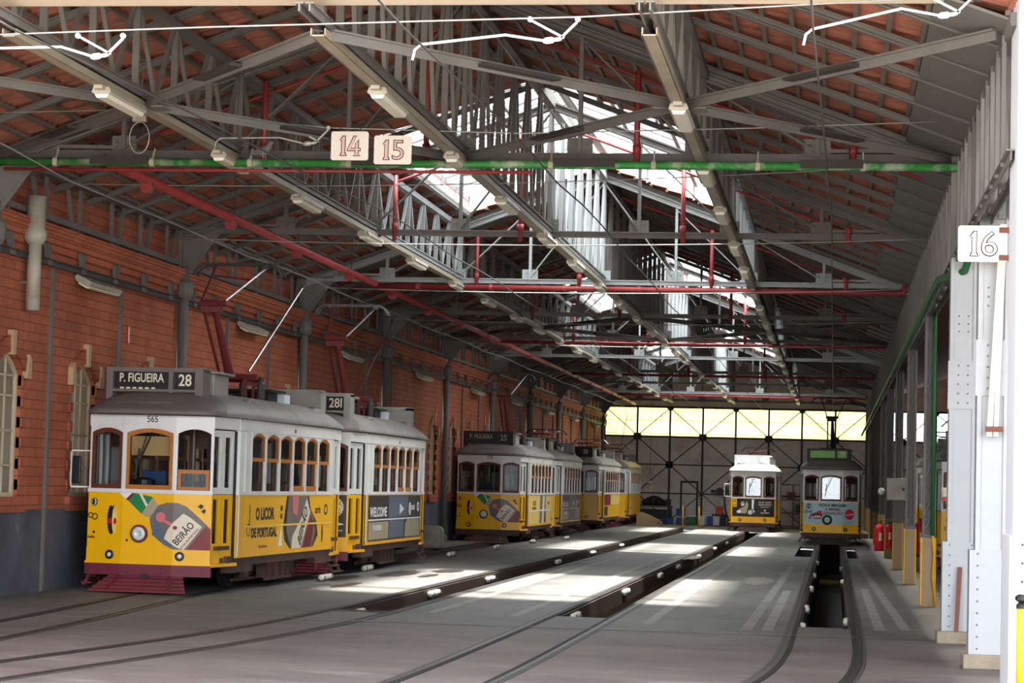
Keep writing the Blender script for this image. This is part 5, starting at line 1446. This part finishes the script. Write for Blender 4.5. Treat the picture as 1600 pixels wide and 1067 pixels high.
def sp(o, pts, k, m, nm):
    b = MB(); b.plate(side_P, pts, layer(k) - .0015 + .002, layer(k) + .002); return b.build(nm, m, o)
def ad_side_beirao(t):
    o = empty('side_print', (0, 0, 0)); o.parent = t
    sp(o, rect(.32, 6.0, ZS + .03, ZY - .02), 0, 'yellow', 'side_sheet')
    sp(o, [(2.95, 1.48), (2.85, 1.25), (2.75, .98), (2.85, .75), (3.2, .60), (4.75, .60), (5.1, .8), (4.95, 1.05), (4.55, 1.25), (4.4, 1.48)][::-1], 1, 'addark', 'bottle_outline')
    sp(o, [(3.05, 1.48), (2.98, 1.2), (2.95, .9), (3.3, .60), (4.7, .60), (4.9, .85), (4.8, 1.1), (4.4, 1.3), (4.3, 1.48)][::-1], 2, 'adgrey', 'bottle')
    sp(o, [(4.25, 1.44), (4.52, 1.2), (3.9, .60), (3.3, .60), (3.35, .8), (3.9, 1.1)][::-1], 3, 'adcream', 'bottle_label')
    sp(o, [(4.55, 1.16), (4.78, 1.0), (4.6, .60), (4.05, .60)][::-1], 3, 'adred', 'liqueur')
    sp(o, [(3.3, 1.48), (3.7, 1.48), (3.65, 1.15), (3.35, 1.2)][::-1], 3, 'adpink', 'seal')
    b = MB(); put_text(b, side_P, 'BEIRÃO', 4.0, 1.0, .30, .013, math.radians(52), .75, .005); b.build('lettering', 'ink', o)
    lines(o, side_P, (('O LICOR', 1.62, 1.20, .26, .007, 1.05, .012), ('DE PORTUGAL', 1.6, .90, .205, .007, 1.12, .010), ('carris', 5.05, 1.24, .19, .007, .9, .004)), 'ink')
    b = MB()
    b.ring(side_P, circ(5.62, 1.24, .13, .10), circ(5.62, 1.24, .09, .06), .006, .009)
    b.ring(side_P, circ(.66, .95, .10, .10), circ(.66, .95, .08, .08), .006, .009); b.plate(side_P, rect(.70, .74, 1.0, 1.34), .006, .008)
    for q in range(2): b.plate(side_P, circ(2.62, 1.28 - q * .13, .07, .05, 10), .006, .008)
    b.plate(side_P, circ(5.4, .82, .05, .17, 10), .006, .008)
    b.build('ornament_print', 'ink', o)
    b = MB(); put_text(b, side_P, 'licorbeirao', 1.55, .68, .075, .007, 0, 1.5, .001); b.build('small_text', 'adred', o)
    sp(o, [(2.45, .66), (2.75, .66), (2.70, .72), (2.66, 1.0)], 1, 'insul', 'sail_boat')
    b = MB(); b.plate(side_P, rect(.34, 6.0, .992, 1.018), .014, .017); b.plate(side_P, rect(2.36, 2.38, ZS + .03, ZY - .02), .005, .008); b.build('sheet_seam', 'adyellow', o)
def ad_reward(t):
    o = empty('front_print', (0, 0, 0)); o.parent = t
    b = MB(); front_plate(b, rect(-.94, .94, .70, ZY - .01), .003, .005); b.build('dark_sheet', 'addark', o)
    for s in (-.55, .69):
        b = MB()
        front_plate(b, [(s + r * math.cos(2 * PI * i / 48), 1.26 + r * math.sin(2 * PI * i / 48)) for i in range(48) for r in [.185 if i % 2 else .20]], .006, .008); b.build('round_badge', 'adcream', o)
        b = MB(); b.ring(front_P, circ(s, 1.26, .168, n=30), circ(s, 1.26, .158, n=30), .008, .010); b.build('badge_ring', 'adtan', o)
        b = MB(); put_text(b, front_P, '10', s - .02, 1.31, .19, .009, 0, .9, .004); put_text(b, front_P, '%', s + .115, 1.33, .08, .009); put_text(b, front_P, 'REWARD', s, 1.215, .062, .009, 0, 1, .001); put_text(b, front_P, 'CORTE INGLÉS', s, 1.15, .045, .009, 0, .9, .001); b.build('badge_text', 'ink', o)
        b = MB(); front_plate(b, [(s - .19, .86), (s + .21, .94), (s - .17, 1.06)], .006, .008); b.build('pennant_border', 'insul', o)
        b = MB(); front_plate(b, [(s - .172, .882), (s + .15, .942), (s - .155, 1.04)], .008, .010); b.build('green_pennant', 'adgreen', o)
        b = MB(); put_text(b, front_P, 'El Corte Inglés', s - .05, .955, .062, .011, .03, .72, .001); put_text(b, front_P, 'AVENIDA - LISBOA', s, .825, .045, .006, 0, 1, 0); b.build('pennant_text', 'insul', o)
def ad_welcome(t, text=True):
    o = empty('side_print', (0, 0, 0)); o.parent = t
    sp(o, rect(.32, 6.0, ZS + .03, ZY - .02), 0, 'addark', 'side_sheet')
    sp(o, [(.4, ZS + .06), (2.4, ZS + .06), (2.4, .96), (.4, .96)], 1, 'adtan', 'city_photo')
    sp(o, [(2.5, ZS + .06), (4.1, ZS + .06), (4.1, 1.0), (2.5, 1.0)], 1, 'adsteel', 'river_photo')
    sp(o, [(4.25, ZS + .06), (5.9, ZS + .06), (5.9, .98), (4.5, .98), (4.25, .9)], 1, 'adtan', 'street_photo')
    sp(o, rect(2.4, 4.5, 1.04, 1.47), 1, 'adsteel', 'tower_photo')
    lines(o, side_P, (('WELCOME', 1.35, 1.16, .26, .009, 1.35, .006), ('TO LISBOA', 1.25, .85, .14, .011, 1.3, .002), ('carris', 5.1, 1.24, .19, .009, .9, .003)), 'insul')
    b = MB(); b.ring(side_P, circ(5.72, 1.24, .12, .10), circ(5.72, 1.24, .08, .06), .006, .011)
    b.plate(side_P, [(3.6, 1.1), (4.1, 1.2), (3.6, 1.32)], .009, .011); b.plate(side_P, circ(4.75, 1.2, .12, .14, 12), .006, .011)
    b.plate(side_P, rect(.34, 6.0, .99, 1.02), .014, .017); b.build('ornament_print', 'insul', o)
def ad_marks(t):
    o = empty('front_marks', (0, 0, 0)); o.parent = t; b = MB()
    b.ring(front_P, circ(-.8, 1.30, .075), circ(-.8, 1.30, .05), .003, .005); b.ring(front_P, circ(-.86, 1.10, .05), circ(-.86, 1.10, .03), .003, .005); b.ring(front_P, circ(-.75, 1.10, .05), circ(-.75, 1.10, .03), .003, .005)
    b.build('fleet_marks', 'ink', o)
def ad_side_plain(t):
    o = empty('side_print', (0, 0, 0)); o.parent = t
    sp(o, rect(.4, 2.6, 1.04, ZY - .03), 1, 'adred', 'dark_red_sheet'); sp(o, rect(2.7, 5.9, 1.04, ZY - .03), 1, 'adyellow', 'yellow_sheet'); sp(o, rect(.4, 1.6, ZS + .04, .97), 1, 'addark', 'dark_sheet')
    sp(o, rect(1.8, 5.9, ZS + .04, .97), 1, 'yellow', 'lower_sheet')
def ad_cream_side(t):
    o = empty('side_print', (0, 0, 0)); o.parent = t
    sp(o, rect(.35, 6.0, ZS + .03, ZY - .02), 0, 'adyellow', 'side_sheet'); sp(o, [(3.0, 1.48), (2.9, .6), (4.6, .6), (4.5, 1.48)][::-1], 1, 'adgrey', 'bottle'); sp(o, [(3.5, .6), (4.0, .6), (4.2, 1.48), (3.7, 1.48)], 2, 'adcream', 'bottle_label'); sp(o, [(4.0, .6), (4.5, .6), (4.4, 1.1)], 3, 'adred', 'liqueur')
    lines(o, side_P, (('O LICOR', 1.6, 1.24, .2, .007, 1, .006), ('DE PORTUGAL', 1.6, 1.08, .13, .007, 1.1, .004), ('carris', 5.2, 1.24, .2, .007, .9, .003)), 'ink')
    b = MB(); b.plate(side_P, rect(.34, 6.0, .98, 1.03), .014, .017); b.build('sheet_seam', 'insul', o)
def ad_black_front(t):
    o = empty('front_print', (0, 0, 0)); o.parent = t
    b = MB(); front_plate(b, rect(-.92, .94, .70, ZY - .01), .003, .005); b.build('black_sheet', 'addark', o)
    b = MB(); front_plate(b, rect(-.9, -.72, 1.12, ZY - .02), .006, .008); b.build('yellow_tag', 'yellow', o)
    b = MB(); b.ring(front_P, circ(-.81, 1.38, .06), circ(-.81, 1.38, .035), .009, .011); b.ring(front_P, circ(-.85, 1.2, .04), circ(-.85, 1.2, .025), .009, .011); b.ring(front_P, circ(-.77, 1.2, .04), circ(-.77, 1.2, .025), .009, .011); b.build('tag_marks', 'ink', o)
    b = MB(); front_plate(b, circ(-.46, 1.26, .09, .11), .006, .008); front_plate(b, [(-.72, .84), (-.3, .84), (-.2, 1.2), (-.28, 1.4), (-.38, 1.14), (-.6, 1.04)], .006, .008); b.build('pale_figure', 'adtan', o)
    b = MB(); front_plate(b, circ(-.46, 1.22, .05, .035, 12), .009, .011); front_plate(b, circ(-.62, .92, .1, .06, 14), .009, .011); b.build('figure_light', 'insul', o)
    b = MB(); front_plate(b, [(-.06, 1.04), (.02, 1.04), (.04, 1.46), (-.06, 1.46)], .006, .008); front_plate(b, circ(-.03, .93, .1, .08), .006, .008); b.build('perfume_flask', 'insul', o)
    for tx, zz, sz, sx in (('ALL MY GUESTS', 1.34, .095, .85), ('IN BIG SHOPPING', 1.23, .09, .8), ('and your fashion', 1.13, .06, 1), ('COLOMBO', .88, .085, .9)):
        b = MB(); put_text(b, front_P, tx, .52, zz, sz, .007, 0, sx, .002); b.build('lettering', 'adcream', o)
    b = MB(); front_plate(b, circ(.52, .99, .045), .006, .008); b.build('round_mark', 'adcream', o)
def ad_cola(t):
    o = empty('front_print', (0, 0, 0)); o.parent = t
    b = MB(); front_plate(b, rect(-.95, .95, .74, ZY - .005), .003, .005); b.build('pale_blue_sheet', 'adblue', o)
    b = MB(); put_text(b, front_P, 'NOVA IMAGEM', .05, 1.41, .135, .007, 0, 1.02, .004)
    b.ring(front_P, circ(-.78, 1.37, .09), circ(-.78, 1.37, .06), .005, .007); front_plate(b, rect(-.80, -.76, 1.30, 1.44), .005, .007); b.ring(front_P, circ(-.87, 1.17, .06), circ(-.87, 1.17, .04), .005, .007); b.ring(front_P, circ(-.71, 1.17, .06), circ(-.71, 1.17, .04), .005, .007); front_plate(b, rect(-.92, -.66, 1.16, 1.175), .005, .007)
    put_text(b, front_P, 'Sabor Sem Igual', .7, .84, .05, .007); b.build('black_text', 'ink', o)
    b = MB(); put_text(b, front_P, 'A MESMA', .08, 1.27, .135, .007, 0, 1.0, .004); put_text(b, front_P, 'SENSAÇÃO', .08, 1.13, .135, .007, 0, 1.05, .004)
    front_plate(b, [(-.78, .92), (-.36, .92), (-.28, 1.06), (-.32, 1.14), (-.5, 1.16), (-.7, 1.08)], .005, .007); b.build('red_text', 'adred', o)
    b = MB(); front_plate(b, circ(.66, 1.10, .165, .185, 28), .005, .008); b.build('red_disc', 'redbright', o)
    b = MB(); put_text(b, front_P, 'Coca-Cola', .66, 1.10, .09, .010, .12, .72, .001); put_text(b, front_P, 'OUTRA', -.53, .99, .12, .009, .12, .9, .004); b.build('white_text', 'insul', o)
    b = MB(); front_plate(b, [(-.5, 1.13), (-.34, 1.12), (-.3, 1.2), (-.44, 1.22)], .007, .009); b.build('red_fruit', 'redbright', o)
    b = MB(); b.ring(front_P, circ(-.12, .89, .18, n=24), circ(-.12, .89, .13, n=24), .005, .009); b.build('dark_ring', 'ink', o)

beir = dict(ads=(ad_beirao, ad_side_beirao), num='565', half_open=True, front_frame='wood', blind=True, half_line=True)
make_tram('tram', (-10.24, 33.75, fz(-10.2)), 1.5, beir, 'yellow and white tram numbered 565 with a bottle advert, nearest on the left', 'parked trams')
make_tram('tram', (-10.0, 42.5, fz(-10.0)), 0.0, dict(bx=(-.66, .88), ads=(ad_reward, ad_welcome), sign=('', '28I'), boxm='roof', headm='steel'), 'yellow and white tram with a dark WELCOME side advert, coupled close behind the tram 565', 'parked trams')
make_tram('tram', (-10.42, 69.5, .05), 0.0, dict(ads=(ad_beirao, ad_cream_side), num='578', sign=('P. FIGUEIRA', '25'), signink='adtan', boxm='black', low=(), hl='addark', bump='truck', guardm='truck', mirror=False), 'yellow and white tram with line number 25 and a bottle advert, in mid distance', 'parked trams')
make_tram('tram', (-10.4, 78.2, .05), 0.0, dict(ads=(ad_welcome,), sign=('', '12'), boxm='black', pan='down', low=(), bump='truck', guardm='truck', mirror=False, roof_front='roof'), 'grey and white tram with a dark side advert, directly behind the tram of line 25', 'parked trams')
make_tram('tram', (-10.55, 94.2, .05), 1.0, dict(ads=(ad_marks, ad_side_plain), sign=('', '28'), boxm='black', pan='down', low=(), mirror=False, bump='truck', guardm='truck'), 'plain yellow tram with a dark red patch on its side, second last on the left', 'parked trams')
make_tram('tram', (-10.42, 105.2, .05), 0.0, dict(ads=(ad_marks,), sign=None, pan='down', pole=True, low=(), mirror=False), 'yellow and white tram nearest the back wall, last of the left row', 'parked trams')
make_tram('tram', (-3.52, 102.4, .0), 0.0, dict(shiny=True, ads=(ad_black_front,), sign=('', ''), boxm='white', blindm='insul', gear='white', roof='white', roof_front='white', pan='down', bump='truck', guardm='truck', headm='steel_dark'), 'small looking white roofed tram with a black poster on its front, before the back wall', 'parked trams')
make_tram('tram', (-.1, 82.6, .0), 0.0, dict(shiny=True, ads=(ad_cola,), sign=('', '28'), blindm='signgreen', boxm='steel_dark', gear='roofdark', roof='roofdark', pole=False, bump='truck', guardm='iron', mirror=False, hl='iron', panm='iron', headm='iron', front_frame='darkwood'), 'dark roofed tram with a pale blue cola advert, standing over the right hand pit', 'parked trams')
make_tram('tram', (3.5, 55.5, .0), 0.0, dict(ads=(ad_marks,), sign=('', '12'), boxm='black', pan='down', mirror=False), 'yellow and white tram in the side bay, partly hidden by the white columns', 'parked trams')
make_tram('tram', (3.5, 67.5, .0), 0.0, dict(ads=(ad_marks,), sign=('', '12'), boxm='roof', pan='down', mirror=False), 'yellow and white tram in the side bay, seen between the grey columns farther back', 'parked trams')

# ------------------------------------------------------------------ overhead wires, arms, signs
ZT = 5.62
def wire(pts, r, m, label, cat='wire', group='overhead wires', name='contact_wire'):
    o = MB().pipe(pts, r, 5).build(name, m, None, True); tag(o, label, cat, group); return o
for k, (x0, x1, nm) in enumerate(((-9.4, -10.2, 'left track'), (-7.2, -6.5, 'track left of centre'), (-3.7, -3.5, 'middle track'), (-.25, -.1, 'right track'))):
    pts = []
    for i in range(40):
        y = 14 + i * 2.5; u = min(1, max(0, (y - 18) / 14)); pts.append((x0 + (x1 - x0) * u, y, ZT + .10 + .06 * abs(math.sin((y - 29) / BAY * PI)) ))
    wire(pts, .011, 'wiredark' if k else 'wire', f'contact wire running down the hall above the {nm}')
def sag(a, c, d, n=14): return [tuple(V(a).lerp(V(c), i / n) - V((0, 0, d * 4 * (i / n) * (1 - i / n)))) for i in range(n + 1)]
wire([(-12, 21.2, 6.06), (-9.0, 21.2, 6.08), (-6.0, 21.2, 6.18), (-2.4, 21.2, 6.27), (1.6, 21.2, 6.48)], .009, 'wire', 'pale span wire crossing the entrance opening at the top', name='span_wire')
wire([(XW + .1, 28.02, 6.44), (-8.8, 28.02, 6.5), (-6.35, 28.02, 6.28), (-3.9, 28.02, 6.22), (-1, 28.02, 6.3), (XC - .1, 28.02, 6.4)], .008, 'wire', 'pale span wire above the green pipe carrying the signs 14 and 15', name='span_wire')
wire(sag((XW + .1, 33.0, 6.2), (XC, 33.0, 6.6), .15), .008, 'wire', 'thin span wire just behind the green pipe', name='span_wire')
for k, y in enumerate((38.6, 48.2, 57.4, 66.6)):
    wire(sag((XW + .1, y, 6.0), (XC, y, 6.12), .12), .009, 'wire', f'thin span wire under the trusses, {ORD[k]} behind the entrance bays', name='span_wire')
def arm(y, x0, x1, x2, z0, z1, z2, label, m='insul', s=1.0):
    t = empty('pull_off_arm', (0, y, 0))
    MB().pipe([(x0 - .02, 0, z0 - .10), (x0, 0, z0), (x0 + .06, 0, z0 + .05), (x1, 0, z1), (x2, 0, z2)], .013 * s, 8).build('arm', m, t, True)
    MB().lathe((x2 - .04, 0, z2), (1, 0, .12), [(.018, 0), (.032, .03), (.032, .09), (.018, .11), (.022, .14), (.012, .18)], 10).build('insulator', m, t, True)
    b = MB().bar((x2 + .12, 0, z2 + .02), (x2 + .28, 0, z2 + .18), .025, .02).bar((x2 + .16, 0, z2 + .03), (x2 - .16, 0, z2 + .2), .025, .02)
    for q in (x2 - .16, x2 + .29): b.lathe((q, -.02, z2 + .2), (0, -1, 0), [(.026, 0), (.026, .03)], 10)
    b.build('hanger', m, t)
    tag(t, label, 'wire arm', 'white pull-off arms of the overhead wire')
arm(21.25, -8.5, -7.48, -7.14, 5.93, 6.0, 5.9, 'white bent wire arm at the upper left of the entrance')
arm(21.25, -4.0, -3.14, -2.74, 5.97, 6.11, 6.05, 'white bent wire arm at the top middle of the entrance')
arm(21.25, -.33, .54, .91, 6.11, 6.35, 6.28, 'white bent wire arm at the upper right of the entrance')
arm(28.0, -7.78, -6.96, -6.62, 6.09, 6.15, 6.07, 'grey bent wire arm left of the sign 14', 'wire', .8)
t = empty('pull_switch', (-8.78, 28.0, 6.36)); MB().box((-.09, -.04, -.02), (.09, .04, .12)).build('body', 'lampgrey', t, bevel=.01); MB().lathe((0, 0, .12), (0, 0, 1), [(.02, 0), (.05, .05), (.05, .12), (.01, .2)], 8).pipe([(0, 0, .3), (.02, 0, .62)], .008, 5).build('hanger', 'steel', t)
MB().pipe([(.13 * math.sin(a), 0, -.22 - .2 * math.cos(a) * (1 if math.cos(a) > 0 else 1)) for a in [PI + 2 * PI * i / 18 for i in range(19)]], .008, 5).build('cord_loop', 'wire', t, True)
tag(t, 'small fitting with a cord loop hanging above the green pipe at the left', 'fitting')

def digit_one(b, P, x, z, h, c0, c1, grow=0.0):
    g = grow; w = h * .085
    b.plate(P, [(x - w * 2.0 - g, z - h / 2 - g), (x + w * 2.0 + g, z - h / 2 - g), (x + w * 1.6 + g, z - h / 2 + .012 * h / .2 + g), (x + w + g, z - h / 2 + .03 * h / .2 + g), (x + w * 1.2 + g, z + h / 2 + g), (x - w * .2 - g, z + h / 2 + g), (x - w * 2.0 - g, z + h * .30 + g * .3), (x - w * 1.6, z + h * .24 - g), (x - w - g, z + h * .32 - g * .5), (x - w - g, z - h / 2 + .03 * h / .2 + g), (x - w * 1.6 - g, z - h / 2 + .012 * h / .2 + g)], c0, c1)
def digit_four(b, P, x, z, h, c0, c1, g=0.0):
    b.plate(P, [(x + h * .02 - g, z + h / 2 + g), (x + h * .16 + g, z + h / 2 + g), (x - h * .13 + g * .5, z - h * .13 + g), (x + h * .10 - g, z - h * .13 + g), (x + h * .10 - g, z + h * .12), (x + h * .26 + g, z + h * .30 + g * 2), (x + h * .26 + g, z - h * .13 + g), (x + h * .36 + g, z - h * .13 + g), (x + h * .36 + g, z - h * .25 - g), (x + h * .26 + g, z - h * .25 - g), (x + h * .27 + g, z - h * .44), (x + h * .38 + g, z - h / 2 - g), (x - h * .02 - g, z - h / 2 - g), (x + h * .09 - g, z - h * .44), (x + h * .10 - g, z - h * .25 - g), (x - h * .30 - g, z - h * .25 - g), (x - h * .30 - g, z - h * .17)][::-1], c0, c1)
def number_sign(p, w, h, num, label, infill='pink'):
    t = empty('number_sign', p); f = Fr((0, 0, 0), (1, 0, 0))
    b = MB(); b.plate(f.p, [(-w / 2 + .02, -h / 2), (w / 2 - .02, -h / 2), (w / 2, -h / 2 + .02), (w / 2, h / 2 - .02), (w / 2 - .02, h / 2), (-w / 2 + .02, h / 2), (-w / 2, h / 2 - .02), (-w / 2, -h / 2 + .02)], -.008, .008); b.build('board', 'sign', t)
    H = h * .68
    for g, c, m in ((.006, .010, 'ink'), (-.004, .014, infill)):
        b = MB(); digit_one(b, f.p, -w * .17, .0, H, .008, c, g)
        if num == '14': digit_four(b, f.p, w * .10, .0, H, .008, c, g)
        else: put_text(b, f.p, num[1], w * .14, .0, H * 1.42, c - .0015, 0, 1.05, g * 1.1)
        b.build('numeral_outline' if m == 'ink' else 'numeral', m, t)
    b = MB()
    if num != '16':
        for x in (-w * .26, w * .28): b.pipe([(x, .0, h / 2 - .03), (x, -.01, h / 2 + .06)], .006, 5)
    else:
        for z in (-h * .38, h * .38): b.box((w * .34, -.02, z - .03), (w * .5 + .05, .03, z + .03))
    b.build('hooks' if num != '16' else 'bracket', 'rust' if num == '16' else 'steel_dark', t)
    tag(t, label, 'sign', 'track number signs'); return t
number_sign((-6.06, 28.0, 6.05), .475, .362, '14', 'white board with the number 14, left of its twin on the span wire')
number_sign((-5.51, 27.99, 6.0), .475, .36, '15', 'white board with the number 15 hanging on the span wire')
number_sign((1.57, 25.68, 4.66), .53, .40, '16', 'white board with the number 16 on the white column at the right', 'sign')

# a pigeon perched on the truss above the green pipe
def pigeon(p):
    b = MB(); prof = [(-.17, .0, .012), (-.12, .015, .035), (-.06, .03, .062), (0, .045, .072), (.06, .07, .062), (.095, .11, .04), (.115, .145, .035), (.14, .155, .028), (.165, .15, .008), (.185, .145, .003)]
    b.pipe([(x, 0, z + .06) for x, z, r in prof], .05, 10, radii=[r for x, z, r in prof])
    o = b.build('pigeon', 'feather', None, True); b2 = MB()
    for s in (-.025, .025): b2.pipe([(.01, s, .07), (.015, s, .0)], .006, 5)
    b2.build('leg', 'adpink', o)
    for s in (-1, 1):
        w_ = MB(); w_.plate(lambda a, c, n: V((a, n, c)), [(-.2, .05), (-.02, .05), (.05, .10), (.0, .15), (-.1, .12)], s * .055, s * .068); w_.build('wing', 'feather', o)
    o.location = p; o.rotation_euler = (0, 0, -.5); tag(o, 'grey pigeon perched just above the green pipe at the left', 'pigeon')
pigeon((-7.62, 29.8, 6.135))
